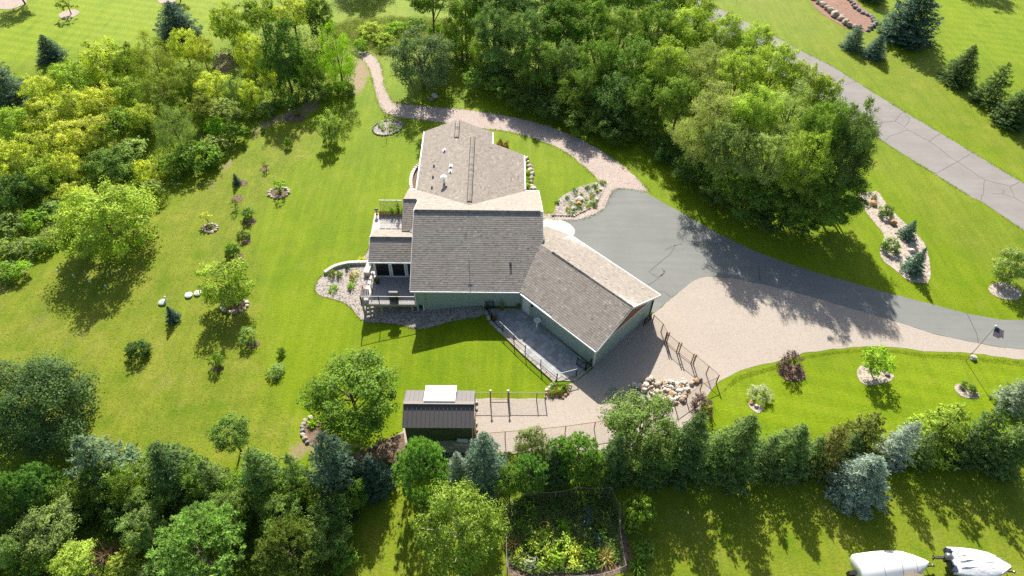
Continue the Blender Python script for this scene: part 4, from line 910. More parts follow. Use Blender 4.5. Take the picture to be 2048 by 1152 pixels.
# ------------------------------------------------------------------ small things on the lawn
for px, py, lb in ((118, 547, 'short white pipe standing in sun by the thicket edge'), (150, 556, 'short white pipe at the shadow edge under the big yellow tree'), (182, 566, 'short white pipe in the shade, third along the line under the big yellow tree'), (214, 577, 'short white pipe furthest along the line into the shade')):
    p = G(px, py); mb = MB().tube(p - Vector((0, 0, .1)), p + Vector((0, 0, .45)), .055, .055, 8).lathe((p.x, p.y, p.z + .42), [(.08, 0), (.085, .08), (.03, .13)], 8)
    tag(mb.build('vent_pipe', 'white_trim'), lb, 'pipe', 'white pipes in the lawn')
def lid(px, py, r, mat, lb):
    p = G(px, py); t = thing('tank_lid', p, lb, 'tank lid'); MB().lathe((p.x, p.y, p.z - .05), [(r * .95, 0), (r * .95, .16), (r, .16), (r, .21), (r * .7, .27), (r * .2, .30)], 18).build('lid', mat, t)
    MB().box((p.x, p.y, p.z + .26), (.16, .05, .05)).build('handle', mat, t)
lid(325.5, 606, .38, 'lid_green', 'pale green round tank lid in the lawn above the dwarf spruce'); lid(378, 591.5, .37, 'white_panel', 'white round tank lid farther from the yellow tree'); lid(396, 587.5, .36, 'white_panel', 'white round tank lid closer to the yellow tree')
p = G(333, 601); tag(MB().tube(p - Vector((0, 0, .1)), p + Vector((0, 0, .5)), .07, .07, 8).lathe((p.x, p.y, p.z + .47), [(.1, 0), (.1, .1), (.03, .16)], 8).build('vent_pipe', 'white_trim'), 'white pipe standing beside the pale green tank lid', 'pipe')
boulder(423, 581, .4, 'pale stone at the edge of the yellow tree canopy', 'rock_pale')
# plant pole
p = G(775, 258); t = thing('plant_pole', p, 'tall thin metal pole with a hook standing in the oval flower bed', 'pole')
MB().tube(p, p + Vector((0, 0, 2.6)), .03, .03, 6).build('pole', 'pole_grey', t); MB().path([p + Vector((.32 * math.cos(a) - .32, 0, 2.6 + .22 * math.sin(a))) for a in np.linspace(0, math.pi, 7)], .02, 5).build('hook', 'pole_grey', t)
# flagpole and flag
p = G(1931.5, 721.5); H_ = 4.95
t = thing('flagpole', p, 'tall thin flagpole rising from the lawn edge beside the driveway', 'flagpole')
MB().tube(p, p + Vector((0, 0, H_)), .034, .022, 8).build('pole', 'pole_grey', t); MB().lathe((p.x, p.y, p.z + H_), [(.03, 0), (.09, .06), (.1, .12), (.06, .18), (.01, .2)], 10).build('finial', 'white_panel', t)
MB().box((p.x, p.y, 1.1), (.06, .12, .14)).build('cleat', 'steel', t)
fl_ = thing('flag', p + Vector((0, 0, H_ - .2)), 'small drooping flag of red and white stripes with a starred blue corner', 'flag')
FW_, FH_ = 1.35, .85
def flagpt(a, b):
    x = a * FW_ * .72; dr = a * a * .55; yv = .12 * math.sin(a * 7 + b * 2)
    return p + Vector((.05 + x, yv - .1 * a - .55 * b * FH_, H_ - .15 - b * FH_ * .75 * (1 - .1 * a) - dr * .5))
for k in range(13):
    mb = MB()
    for i in range(12):
        a0, a1 = i / 12, (i + 1) / 12
        if k < 7 and a1 <= .43: continue
        q = [flagpt(a0, k / 13), flagpt(a1, k / 13), flagpt(a1, (k + 1) / 13), flagpt(a0, (k + 1) / 13)]; s_ = Vector((0, .006, 0))
        mb.add(q + [v + s_ for v in q], [(0, 1, 2, 3), (7, 6, 5, 4)])
    mb.build('stripe', 'flag_red' if k % 2 == 0 else 'flag_white', fl_)
mb = MB()
for i in range(5):
    for j in range(4):
        q = [flagpt(i / 12, j / 4 * 7 / 13), flagpt((i + 1) / 12, j / 4 * 7 / 13), flagpt((i + 1) / 12, (j + 1) / 4 * 7 / 13), flagpt(i / 12, (j + 1) / 4 * 7 / 13)]; s_ = Vector((0, .006, 0))
        mb.add(q + [v + s_ for v in q], [(0, 1, 2, 3), (7, 6, 5, 4)])
ct = mb.build('canton', 'flag_blue', fl_); mb = MB()
for r_ in range(9):
    for c_ in range(6 if r_ % 2 == 0 else 5):
        a = (c_ + .6 + (.5 if r_ % 2 else 0)) / 6.3 * .40; b = (r_ + .7) / 9.4 * 7 / 13; q = flagpt(a, b)
        for off in (-.008, .014):
            vs = [q + Vector((.024 * (1 if m % 2 == 0 else .42) * math.sin(m * math.pi / 5), off, .024 * (1 if m % 2 == 0 else .42) * math.cos(m * math.pi / 5))) for m in range(10)]
            mb.add(vs, [tuple(range(10))])
st_ = link('stars', mb.mesh('stars'), 'flag_white', ct)

# ------------------------------------------------------------------ things on deck and terrace
t = thing('grill', (-10.05, 43.0, .33), 'black lidded barbecue grill standing on the lower deck', 'grill')
MB().lathe((-10.05, 43.0, .95), [(.18, 0), (.32, .1), (.34, .25)], 14).box((-10.05, 43.0, 1.2), (1.25, .46, .04)).box((-10.05, 43.0, .8), (.8, .44, .7)).build('firebox', 'matte_black', t)
mb = MB()
for k in range(8):
    a0, a1 = math.pi * k / 8, math.pi * (k + 1) / 8
    for s0, s1 in ((-.42, .42),): mb.add([(-10.05 + s0, 43 + .27 * math.cos(a0), 1.22 + .3 * math.sin(a0)), (-10.05 + s1, 43 + .27 * math.cos(a0), 1.22 + .3 * math.sin(a0)), (-10.05 + s1, 43 + .27 * math.cos(a1), 1.22 + .3 * math.sin(a1)), (-10.05 + s0, 43 + .27 * math.cos(a1), 1.22 + .3 * math.sin(a1))], [(0, 1, 2, 3)])

for s0 in (-.42, .42): mb.add([(-10.05 + s0, 43 + .27 * math.cos(math.pi * k / 8), 1.22 + .3 * math.sin(math.pi * k / 8)) for k in range(9)], [tuple(range(9))])
mb.build('lid', 'grill_lid', t); MB().bar((-10.35, 42.72, 1.42), (-9.75, 42.72, 1.42), .03, .03).build('handle', 'matte_black', t)
for x in (-10.45, -9.65):
    for y in (42.82, 43.18): MB().tube((x, y, .34), (x, y, 1.2), .025).build('leg', 'black_metal', t)
def pot(loc, r, h, label, mat='clay'):
    t = thing('plant_pot', loc, label, 'plant pot'); MB().lathe(loc, [(r * .7, 0), (r, h), (r * 1.1, h), (r * 1.1, h + .04), (r * .85, h + .04)], 12).build('pot', mat, t); return t
t = thing('garden_chair', (-12.95, 43.25, .33), 'pale wooden armchair on the sunny corner of the lower deck', 'chair')
for x in (-13.05, -12.5):
    for y in (43.0, 43.5): MB().box((x, y, .56), (.05, .05, .46)).build('leg', 'pale_wood', t)
for k in range(4): MB().box((-12.78, 42.98 + k * .16, .79), (.6, .14, .03)).build('seat_slat', 'deck_pale', t)
for k in range(4): MB().box((-13.02 + k * .16, 43.56, 1.02), (.13, .03, .5)).build('back_slat', 'deck_pale', t)
for k in range(3):
    tt = thing('garden_chair', (-11.6 + k * 1.15, 47.0, .33), ('wooden chair behind the first screen of the porch', 'wooden chair in the middle of the screened porch', 'wooden chair by the house wall in the screened porch')[k], 'chair'); x, y = -11.6 + k * 1.15, 47.2
    MB().box((x, y, .75), (.5, .5, .06)).build('seat', 'pale_wood', tt); MB().box((x, y + .24, 1.05), (.5, .05, .6)).build('backrest', 'pale_wood', tt)
    for a in (-.2, .2):
        for b in (-.2, .2): MB().box((x + a, y + b, .53), (.05, .05, .4)).build('leg', 'pale_wood', tt)
t = thing('planter_box', (-11.5, 55.2, .33), 'long wooden planter box of flowers at the terrace edge', 'planter')
for y in (54.95, 55.35): MB().box((-11.5, y, .5), (3.0, .05, .36)).build('side_board', 'rust_wood', t)
for x in (-12.98, -10.02): MB().box((x, 55.15, .5), (.05, .4, .36)).build('end_board', 'rust_wood', t)
MB().box((-11.5, 55.15, .55), (2.9, .36, .2)).build('soil_fill', 'soil', t)
t = thing('trellis', (-11.6, 55.4, .33), 'row of four white topped trellis panels behind the terrace planter', 'trellis')
for k in range(4):
    x0 = -12.85 + k * .62; f = MB().box((x0 + .27, 55.42, 2.15), (.56, .06, .07)).build('trellis_panel', 'pale_rail', t)
    for i in range(6): link('slat', MB().box((x0 + .03 + i * .1, 55.42, 1.25), (.025, .025, 1.75)).mesh('slat'), 'grey_wood', f)
    for z in (.8, 1.5): link('slat', MB().box((x0 + .27, 55.45, z), (.54, .02, .03)).mesh('slat'), 'grey_wood', f)
t = thing('gazing_ball', (-13.25, 55.2, .33), 'silver gazing ball on a dark stand at the terrace corner', 'ornament')
MB().lathe((-13.25, 55.2, .33), [(.14, 0), (.06, .1), (.05, .45), (.12, .5)], 10).build('stand', 'clay', t); MB().lathe((-13.25, 55.2, .83), [(.05, 0), (.16, .08), (.2, .2), (.16, .32), (.03, .4)], 14).build('ball', 'steel', t)
# patio furniture
q = D0 + dd * 2.75 + dn * .55
t = thing('bird_bath', (q.x, q.y, .06), 'white pedestal bird bath on the patio beside the garage wall', 'bird bath'); MB().lathe((q.x, q.y, .08), [(.16, 0), (.09, .1), (.07, .75), (.12, .85)], 12).build('pedestal', 'white_panel', t); MB().lathe((q.x, q.y, .93), [(.1, 0), (.32, .08), (.36, .14), (.3, .12), (.05, .06)], 16).build('basin', 'white_panel', t)
# ------------------------------------------------------------------ netted vegetable garden
GP = [(1010, 1001), (1030, 990), (1062, 984), (1110, 984), (1150, 976), (1218, 976), (1236, 1012), (1236, 1052), (1240, 1090), (1248, 1128), (1200, 1147), (1165, 1149), (1095, 1151), (1062, 1152), (1035, 1148), (1014, 1132), (1012, 1070)]
P = [G(px, py + 14) for px, py in GP]
t = thing('garden_fence', P[0], 'netted fence on thin stakes around the vegetable garden', 'fence'); top = [1.25 + random.uniform(-.12, .12) for _ in P]
for i, a in enumerate(P):
    b = P[(i + 1) % len(P)]; MB().tube((a.x, a.y, a.z - .1), (a.x, a.y, a.z + top[i] + .1), .022, .022, 5).build('stake', 'grey_wood', t)
    L_ = (b - a).length; n_ = max(2, int(L_ / .17)); mb = MB(); cord = []
    for k in range(n_ + 1):
        f = k / n_; sag = .16 * math.sin(math.pi * f); q = a.lerp(b, f); z1 = top[i] * (1 - f) + top[(i + 1) % len(P)] * f - sag
        cord.append(Vector((q.x, q.y, q.z + z1))); mb.tube((q.x, q.y, q.z + .03), (q.x, q.y, q.z + z1), .0022, .0022, 3)
    for r_ in range(0, 11, 2):
        mb.path([Vector((c.x, c.y, tz(c.x) + .03 + (c.z - tz(c.x) - .03) * r_ / 11)) for c in cord[::2] + [cord[-1]]], .0022, 3)
    o = mb.build('netting', 'net_mesh', t); o['kind'] = 'stuff'; MB().path(cord[::2] + [cord[-1]], .012, 5).build('cord', 'net_cord', t)
drape('garden_soil', edge_jitter([(p.x, p.y) for p in P], .6, .1, 11), 'soil', .02)
drape('garden_path_soil', edge_jitter(g2([(1242, 1020), (1256, 1080), (1262, 1120), (1252, 1150), (1246, 1110), (1238, 1060)]), .5, .1, 12), 'soil', .014)
g = G(1088, 1056); tag(MB().path([g + Vector((.38 * math.cos(a) * (1 + .1 * math.sin(3 * a)) , .3 * math.sin(a), .35 + .15 * math.sin(a))) for a in np.linspace(0, 6.28, 18)], .02, 5).build('hose_loop', 'hose_yellow'), 'yellow wire hoop lying among the garden beds', 'hoop')
# ------------------------------------------------------------------ boats on the near lawn
def hull(mb, L_, prof, secs):
    """loft: secs = [(x along, half-beam, z low, z deck, ridge)]"""
    rows = []
    for x, hb, zl, zd, zr_ in secs:
        rows.append([(x, -hb * .55, zl), (x, -hb * .95, (zl + zd) / 2), (x, -hb, zd - .08), (x, -hb * .9, zd), (x, -hb * .45, zd + (zr_ - zd) * .62), (x, 0, zr_), (x, hb * .45, zd + (zr_ - zd) * .62), (x, hb * .9, zd), (x, hb, zd - .08), (x, hb * .95, (zl + zd) / 2), (x, hb * .55, zl)])
    n = len(rows[0]); vs = [v for r_ in rows for v in r_]
    fs = [(i * n + j, i * n + j + 1, (i + 1) * n + j + 1, (i + 1) * n + j) for i in range(len(rows) - 1) for j in range(n - 1)]
    fs += [(i * n + n - 1, i * n, (i + 1) * n, (i + 1) * n + n - 1) for i in range(len(rows) - 1)]
    fs += [tuple(range(n)), tuple((len(rows) - 1) * n + j for j in range(n))[::-1]]
    return mb.add(vs, fs)
def trailer(t, L_, tongue):
    for y in (-.55, .55): MB().bar((.4, y, .38), (L_ * .8, y * .5, .38), .08, .1).build('rail', 'steel', t, False)
    MB().bar((L_ * .6, 0, .36), (tongue, 0, .42), .09, .09).build('tongue', 'black_metal', t, False); MB().lathe((tongue, 0, .36), [(.1, 0), (.1, .12), (.04, .16)], 8).build('coupler', 'steel', t, False)
    MB().tube((tongue - .35, .12, .02), (tongue - .35, .12, .75), .035).build('jack', 'black_metal', t, False)
    for y in (-.98, .98):
        wv = MB(); wv.tube((L_ * .36, y - .09, .3), (L_ * .36, y + .09, .3), .3, .3, 16); tw = wv.build('wheel', 'rubber', t, False); link('rim', MB().tube((L_ * .36, y - .1, .3), (L_ * .36, y + .1, .3), .16, .16, 12).mesh('rim'), 'steel', tw)
a_ = G(1887, 1131); b_ = G(2003, 1146)
bt = thing('covered_boat', (a_.x, a_.y, 0), 'motorboat under a wrinkled white canvas cover on a trailer', 'boat', None, math.atan2(b_.y - a_.y, b_.x - a_.x))
LB = (b_ - a_).length * .98
hull(MB(), LB, 0, [(0.0, .98, .55, 1.12, 1.14), (LB * .25, 1.05, .5, 1.15, 1.42), (LB * .5, 1.03, .5, 1.2, 1.5), (LB * .7, .9, .55, 1.26, 1.44), (LB * .85, .62, .65, 1.32, 1.42), (LB * .95, .3, .85, 1.37, 1.42), (LB, .06, 1.05, 1.4, 1.41)]).build('cover', 'canvas', bt, False)
hull(MB(), LB, 0, [(-.02, .9, .42, .95, .96), (LB * .3, .98, .4, 1.0, 1.01), (LB * .7, .82, .48, 1.1, 1.11), (LB * .92, .36, .75, 1.2, 1.21), (LB * .985, .05, 1.0, 1.25, 1.26)]).build('hull', 'navy', bt, False)
MB().box((-.1, 0, .95), (.12, 1.75, .42)).build('transom', 'navy', bt, False); MB().box((.05, -.62, 1.18), (.34, .42, .06)).build('seat', 'navy', bt, False); MB().box((.05, .66, 1.18), (.3, .3, .06)).build('seat', 'navy', bt, False)
for y, z in ((-.5, 1.42), (0.05, 1.5), (.45, 1.44)):
    pts = [Vector((LB * f, y * (1 - f * .5) + .03 * math.sin(f * 20), 0)) for f in np.linspace(.12, .7, 9)]
    MB().path([Vector((q.x, q.y, 1.16 + .30 * (1 - abs(q.y)) + .01)) for q in pts], .035, 6).build('fold', 'canvas', bt, False)
om = MB().lathe((0, 0, 0), [(.1, 0), (.24, .05), (.27, .25), (.24, .45), (.1, .55)], 14); o = om.build('outboard_motor', 'steel', bt, False, Vector((-.05, .08, 1.3))); o.rotation_euler = (0, R(-62), 0)
MB().bar((-.3, .08, 1.25), (-1.0, .08, .95), .16, .2).bar((-.15, .08, 1.05), (-.15, .08, .6), .3, .2).build('motor_leg', 'black_metal', bt, False)
pm_ = MB()
for k in range(3): pm_.box((-1.1, .08 + .13 * math.cos(k * 2.09), .92 + .13 * math.sin(k * 2.09)), (.04, .13, .13))
pm_.tube((-1.0, .08, .95), (-1.18, .08, .9), .05).build('propeller', 'black_metal', bt, False); MB().box((.02, .5, 1.35), (.3, .03, .28)).build('windscreen', 'glass', bt, False)
MB().tube((LB * .8, .62, 1.33), (LB * .98, .1, 1.46), .02).tube((LB * .8, -.62, 1.33), (LB * .98, -.1, 1.46), .02).build('bow_rail', 'steel', bt, False)
trailer(bt, LB, LB + .75)
a_ = G(1700, 1145); b_ = G(1838, 1124)
bs = thing('wrapped_boat', (a_.x, a_.y - .3, 0), 'boat sealed in smooth white shrink wrap on a trailer', 'boat', None, math.atan2(b_.y - a_.y, b_.x - a_.x) - R(2))
LB = (b_ - a_).length * .97
hull(MB(), LB, 0, [(0, 1.08, .5, 1.2, 1.5), (.12, 1.16, .45, 1.28, 1.75), (LB * .3, 1.2, .45, 1.3, 1.95), (LB * .55, 1.16, .45, 1.3, 2.0), (LB * .72, .98, .5, 1.3, 1.85), (LB * .86, .62, .6, 1.34, 1.6), (LB * .96, .26, .8, 1.36, 1.45), (LB, .05, 1.0, 1.38, 1.4)]).build('shrink_wrap', 'tarp_white', bs, False)
for fx, hb, zd, zr_ in ((.3, 1.2, 1.3, 1.95), (.55, 1.16, 1.3, 2.0), (.78, .83, 1.31, 1.75)):
    MB().path([Vector((LB * fx, y, z + .012)) for y, z in ((-hb * .97, zd - .35), (-hb, zd - .08), (-hb * .9, zd), (-hb * .45, zd + (zr_ - zd) * .62), (0, zr_), (hb * .45, zd + (zr_ - zd) * .62), (hb * .9, zd), (hb, zd - .08), (hb * .97, zd - .35))], .014, 5).build('strap', 'rail_grey', bs, False)
trailer(bs, LB, LB + .8); MB().box((-.3, 0, .7), (.5, .3, .5)).build('motor_cover', 'black_metal', bs, False)
# low tan roof between the boats
ra = G(1822, 1152, 1.6); t = thing('lean_to', (ra.x, ra.y - 2, 0), 'low lean-to with a tan plank roof between the two boats', 'lean-to')
d1 = G(1780, 1176, 1.3); d2 = G(1866, 1168, 1.3); ap = G(1822, 1141, 1.75)
for k in range(14):
    f0, f1 = k / 14, (k + .94) / 14
    A, B = Vector(d1).lerp(d2, f0), Vector(d1).lerp(d2, f1); Cc = Vector(ap) + (Vector(d2) - Vector(d1)) * (f0 - .5) * .85; Dd = Vector(ap) + (Vector(d2) - Vector(d1)) * (f1 - .5) * .85
    Cc.z -= abs(f0 - .5) * .5; Dd.z -= abs(f1 - .5) * .5; Cc.y -= abs(f0 - .5) * 1.1; Dd.y -= abs(f1 - .5) * 1.1
    mb = MB(); slab(mb, [A + Vector((0, -1.2, -.2)), B + Vector((0, -1.2, -.2)), Dd, Cc], .05); mb.build('roof_plank', 'tan_roof', t)
for x, y in ((d1.x + .4, d1.y - .5), (d2.x - .4, d2.y - .5), (ap.x, ap.y - .5)): MB().box((x, y, .6), (.12, .12, 1.25)).build('post', 'grey_wood', t)

# ------------------------------------------------------------------ vegetation
def unit(v): return v / (np.linalg.norm(v, axis=1, keepdims=True) + 1e-9)
def leaf_mesh(name, C, N, Ln, Wd, val, mat, axis=None, fold=0.0):
    """many four-cornered leaves: C centres, N facing, axis = direction the leaf points"""
    n = len(C); N = unit(N); A = rng.normal(size=(n, 3)) if axis is None else axis
    A = unit(A - N * np.sum(A * N, 1, keepdims=True)); B = np.cross(N, A)
    Ln = np.broadcast_to(Ln, n)[:, None]; Wd = np.broadcast_to(Wd, n)[:, None]
    V = np.empty((n, 4, 3)); V[:, 0] = C - A * Ln / 2; V[:, 1] = C + B * Wd / 2 + N * fold * Wd; V[:, 2] = C + A * Ln / 2; V[:, 3] = C - B * Wd / 2 + N * fold * Wd
    m = bpy.data.meshes.new(name); m.vertices.add(4 * n); m.vertices.foreach_set('co', V.reshape(-1).astype(np.float32))
    m.loops.add(4 * n); m.loops.foreach_set('vertex_index', np.arange(4 * n, dtype=np.int32)); m.polygons.add(n)
    m.polygons.foreach_set('loop_start', np.arange(0, 4 * n, 4, dtype=np.int32)); m.polygons.foreach_set('loop_total', np.full(n, 4, dtype=np.int32))
    at = m.attributes.new('v', 'FLOAT', 'POINT'); at.data.foreach_set('value', np.repeat(np.clip(val, 0, 1), 4).astype(np.float32))
    m.update(calc_edges=True); m.materials.append(M[mat]); return m
def sph(n): return unit(rng.normal(size=(n, 3)))
CLUMPS = {}
def crown_mesh(name, nl, lobes, leaf, lumps=(.26, .42), mat='leaf', low=-0.85, ragged=.12, droop=0.0, aspect=.62):
    """broadleaf crown in a unit ball: boughs of leaves, gaps between them"""
    C0 = []
    while len(C0) < lobes:
        d = sph(1)[0]
        if d[2] < low: continue
        r = rng.uniform(.45, .98) ** .8; p = d * r * np.array([1, 1, 1.0]); R0 = rng.uniform(*lumps) * (1.12 - .35 * abs(d[2]))
        if np.linalg.norm(p) + R0 * .75 > 1.06: p *= (1.06 - R0 * .75) / np.linalg.norm(p)
        if all(np.linalg.norm(p - q) > (R0 + s) * .42 for q, s in C0) or rng.random() < .12: C0.append((p, R0))
    CLUMPS[name] = C0; wts = np.array([s ** 2 for _, s in C0]); cnt = np.maximum(8, (wts / wts.sum() * nl)).astype(int)
    Cs, Ns, Vs, As = [], [], [], []
    for (p, s), k in zip(C0, cnt):
        # sub-sprigs on each bough
        ns = max(5, int(k / 11)); sp = sph(ns); sp[:, 2] = np.abs(sp[:, 2]) * .75 - .08; sp *= (rng.uniform(.55, 1.08, (ns, 1))) * s
        j = rng.integers(0, ns, k); q = p + sp[j] + rng.normal(size=(k, 3)) * s * (.13 + ragged * .22)
        out = unit(q - p * .55); nrm = unit(unit(q - p + np.array([0, 0, .25 * s])) * .7 + out * .3 + rng.normal(size=(k, 3)) * .42 + np.array([0, 0, .25]))
        q[:, 2] -= droop * np.linalg.norm(q[:, :2], axis=1) ** 2 * .2
        bv = rng.normal(.5, .13); sv = rng.normal(0, .12, ns)
        Cs.append(q); Ns.append(nrm); Vs.append(bv + sv[j] + rng.normal(0, .17, k)); As.append(out * .6 + rng.normal(size=(k, 3)) * .8)
    C = np.concatenate(Cs); sd_ = rng.uniform(0, 50); dd_ = unit(C); f_ = np.array([mnoise.noise(Vector(q * 1.6) + Vector((sd_, 0, 0))) + .5 * mnoise.noise(Vector(q * 3.7) + Vector((0, sd_, 0))) for q in dd_]); C = C * (1 + .26 * f_)[:, None]
    m = leaf_mesh(name, C, np.concatenate(Ns), leaf * rng.uniform(.7, 1.35, len(C)), leaf * aspect * rng.uniform(.7, 1.3, len(C)), np.concatenate(Vs), mat, np.concatenate(As), .12)
    return m
def spruce_mesh(name, levels, branches, twigs, needle=.085, mat='needle', shape=1.0, tip=.03, gap=.0, up=.22):
    """cone of whorled boughs, height 1 and base radius 1; z 0..1"""
    Cs, Ns, As, Ls, Vs = [], [], [], [], []
    for i in range(levels):
        f = (i + rng.uniform(-.3, .3)) / levels; f = min(max(f, 0.0), .995); z0 = .03 + .95 * f; r = (1 - f) ** shape * (1.0 if f > .06 else .9) + tip
        nb = max(4, int(branches * (.45 + .55 * (1 - f))))
        off = rng.uniform(0, 6.28)
        for b in range(nb):
            if rng.random() < gap: continue
            a = off + 6.283 * b / nb + rng.normal(0, .16); rr = r * rng.uniform(.74, 1.12); d = np.array([math.cos(a), math.sin(a), 0.0]); sd = np.array([-d[1], d[0], 0])
            k = max(5, int(twigs * (.35 + .65 * rr))); t = rng.uniform(.12, 1.0, k) ** .75; side = rng.uniform(-1, 1, k)
            wdt = .30 * rr * (1 - t * .75) + .02
            zz = z0 - .09 * rr * t + up * .16 * rr * t ** 3
            p = d * (rr * t)[:, None] + sd * (side * wdt)[:, None]; p[:, 2] = zz + rng.normal(0, .006, k)
            ax = d * rng.uniform(.4, 1.0, (k, 1)) + sd * (np.sign(side) * rng.uniform(.35, .9, k))[:, None] + np.array([0, 0, 1]) * rng.uniform(-.06, .16, (k, 1))
            nn = np.array([0, 0, 1.0]) * .8 + rng.normal(size=(k, 3)) * .4 + d * .35
            bv = rng.normal(.45, .15)
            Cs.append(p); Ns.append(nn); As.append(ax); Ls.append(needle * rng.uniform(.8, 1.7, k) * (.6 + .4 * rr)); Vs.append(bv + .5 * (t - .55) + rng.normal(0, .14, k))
    # leader and filling shade near the trunk
    k = 40; z = rng.uniform(.9, 1.0, k); Cs.append(np.column_stack([rng.normal(0, .02, k), rng.normal(0, .02, k), z])); Ns.append(sph(k)); As.append(np.tile([0, 0, 1.], (k, 1)) + sph(k) * .7); Ls.append(np.full(k, needle * .7)); Vs.append(rng.uniform(.4, .9, k))
    C = np.concatenate(Cs); L = np.concatenate(Ls); return C, np.concatenate(Ns), np.concatenate(As), L, np.concatenate(Vs)
def spruce(name, *a, hw=2.4, **k):
    """hw = height over base radius the boughs are laid out for (needles keep their shape at that ratio)"""
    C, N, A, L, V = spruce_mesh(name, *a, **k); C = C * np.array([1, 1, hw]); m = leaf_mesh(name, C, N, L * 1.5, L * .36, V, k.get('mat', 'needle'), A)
    co = np.empty(len(m.vertices) * 3, np.float32); m.vertices.foreach_get('co', co); co = co.reshape(-1, 3); co[:, 2] /= hw; m.vertices.foreach_set('co', co.reshape(-1)); m.update(); return m
def pine_mesh(name, tufts, per, needle=.17, mat='needle', lo=-.9, egg=.35):
    """soft long-needled crown in a unit ball, each bough end a tuft of needles"""
    P = []
    while len(P) < tufts:
        d = sph(1)[0]
        if d[2] < lo: continue
        sc = 1 - egg * max(0, d[2]) * .6; r = rng.uniform(.35, 1.0) ** .55
        P.append(d * r * np.array([sc, sc, 1]))
    P = np.array(P); j = np.repeat(np.arange(tufts), per); n = len(j); out = unit(P + np.array([0, 0, .45]))[j]
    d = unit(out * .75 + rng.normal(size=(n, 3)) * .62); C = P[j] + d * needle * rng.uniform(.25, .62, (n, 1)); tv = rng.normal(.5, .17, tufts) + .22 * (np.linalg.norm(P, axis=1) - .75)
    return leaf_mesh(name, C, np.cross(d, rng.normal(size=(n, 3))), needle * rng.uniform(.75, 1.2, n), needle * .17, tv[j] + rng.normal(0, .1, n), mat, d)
def plant_mesh(name, n, leaf, aspect, mat='leaf', blade=False, flowers=0):
    """low plant in a unit half-ball"""
    d = sph(n); d[:, 2] = abs(d[:, 2])
    if blade:
        d[:, 2] = d[:, 2] * .8 + .25; d = unit(d); C = d * rng.uniform(.3, .75, (n, 1)); C[:, 2] -= (np.linalg.norm(C[:, :2], axis=1) ** 2) * .3
        return leaf_mesh(name, C, np.cross(d, rng.normal(size=(n, 3))) + np.array([0, 0, .4]), leaf, leaf * aspect, rng.normal(.5, .18, n), mat, d)
    r = rng.uniform(.35, 1.0, (n, 1)) ** .5; k = max(5, n // 14); s = sph(k); s[:, 2] = abs(s[:, 2]); s *= rng.uniform(.5, .95, (k, 1)); j = rng.integers(0, k, n)
    C = s[j] + rng.normal(size=(n, 3)) * .16; C[:, 2] = np.maximum(C[:, 2], .02)
    return leaf_mesh(name, C, unit(C) + rng.normal(size=(n, 3)) * .7 + np.array([0, 0, .4]), leaf * rng.uniform(.7, 1.3, n), leaf * aspect, (rng.normal(.5, .15, k))[j] + rng.normal(0, .12, n), mat, None, .1)
PR = {}
PR['big'] = [crown_mesh('crown', 19000, 60, .052, (.19, .34), ragged=.2), crown_mesh('crown', 19000, 72, .050, (.17, .30), ragged=.28), crown_mesh('crown', 18000, 50, .055, (.22, .38), ragged=.2)]
CL = {'big': [CLUMPS['crown']] * 3}
PR['feather'] = [crown_mesh('crown', 13000, 70, .052, (.15, .27), ragged=.3, aspect=.4), crown_mesh('crown', 13000, 62, .05, (.16, .30), ragged=.35, aspect=.42, droop=.4)]
PR['dense'] = [crown_mesh('crown', 40000, 95, .044, (.19, .33), ragged=.25, aspect=.5)]
PR['mid'] = [crown_mesh('crown', 8500, 38, .074, (.2, .36), ragged=.25), crown_mesh('crown', 8500, 46, .07, (.18, .32), ragged=.32), crown_mesh('crown', 8000, 32, .078, (.22, .4), ragged=.22)]
PR['small'] = [crown_mesh('crown', 3400, 26, .11, (.24, .42), ragged=.25), crown_mesh('crown', 3000, 22, .12, (.26, .46), ragged=.3)]
PR['wispy'] = [crown_mesh('crown', 700, 26, .15, (.14, .26), ragged=.4), crown_mesh('crown', 420, 16, .17, (.14, .3), ragged=.5)]
PR['bush'] = [crown_mesh('foliage', 2600, 22, .12, (.26, .44), low=-.35, ragged=.2), crown_mesh('foliage', 2400, 26, .11, (.22, .4), low=-.35, ragged=.3)]
PR['purple'] = [crown_mesh('foliage', 2600, 44, .085, (.16, .3), low=-.4, ragged=.35)]
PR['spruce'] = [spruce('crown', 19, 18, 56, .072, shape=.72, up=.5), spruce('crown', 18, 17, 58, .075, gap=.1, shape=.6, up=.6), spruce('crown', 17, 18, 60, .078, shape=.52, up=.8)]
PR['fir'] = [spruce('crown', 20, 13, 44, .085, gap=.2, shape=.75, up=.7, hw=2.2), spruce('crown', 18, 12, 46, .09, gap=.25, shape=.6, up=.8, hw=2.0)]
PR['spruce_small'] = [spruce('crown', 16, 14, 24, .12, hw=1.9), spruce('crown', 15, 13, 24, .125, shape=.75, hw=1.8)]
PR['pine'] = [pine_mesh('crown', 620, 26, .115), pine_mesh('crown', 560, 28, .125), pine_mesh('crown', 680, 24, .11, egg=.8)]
PR['plant'] = [plant_mesh('foliage', 260, .26, .5), plant_mesh('foliage', 220, .3, .4)]
PR['grass_clump'] = [plant_mesh('foliage', 150, 1.05, .07, blade=True)]
PR['hosta'] = [plant_mesh('foliage', 70, .75, .3, blade=True)]
PR['flower'] = [plant_mesh('blossoms', 60, .2, .8, 'petal')]
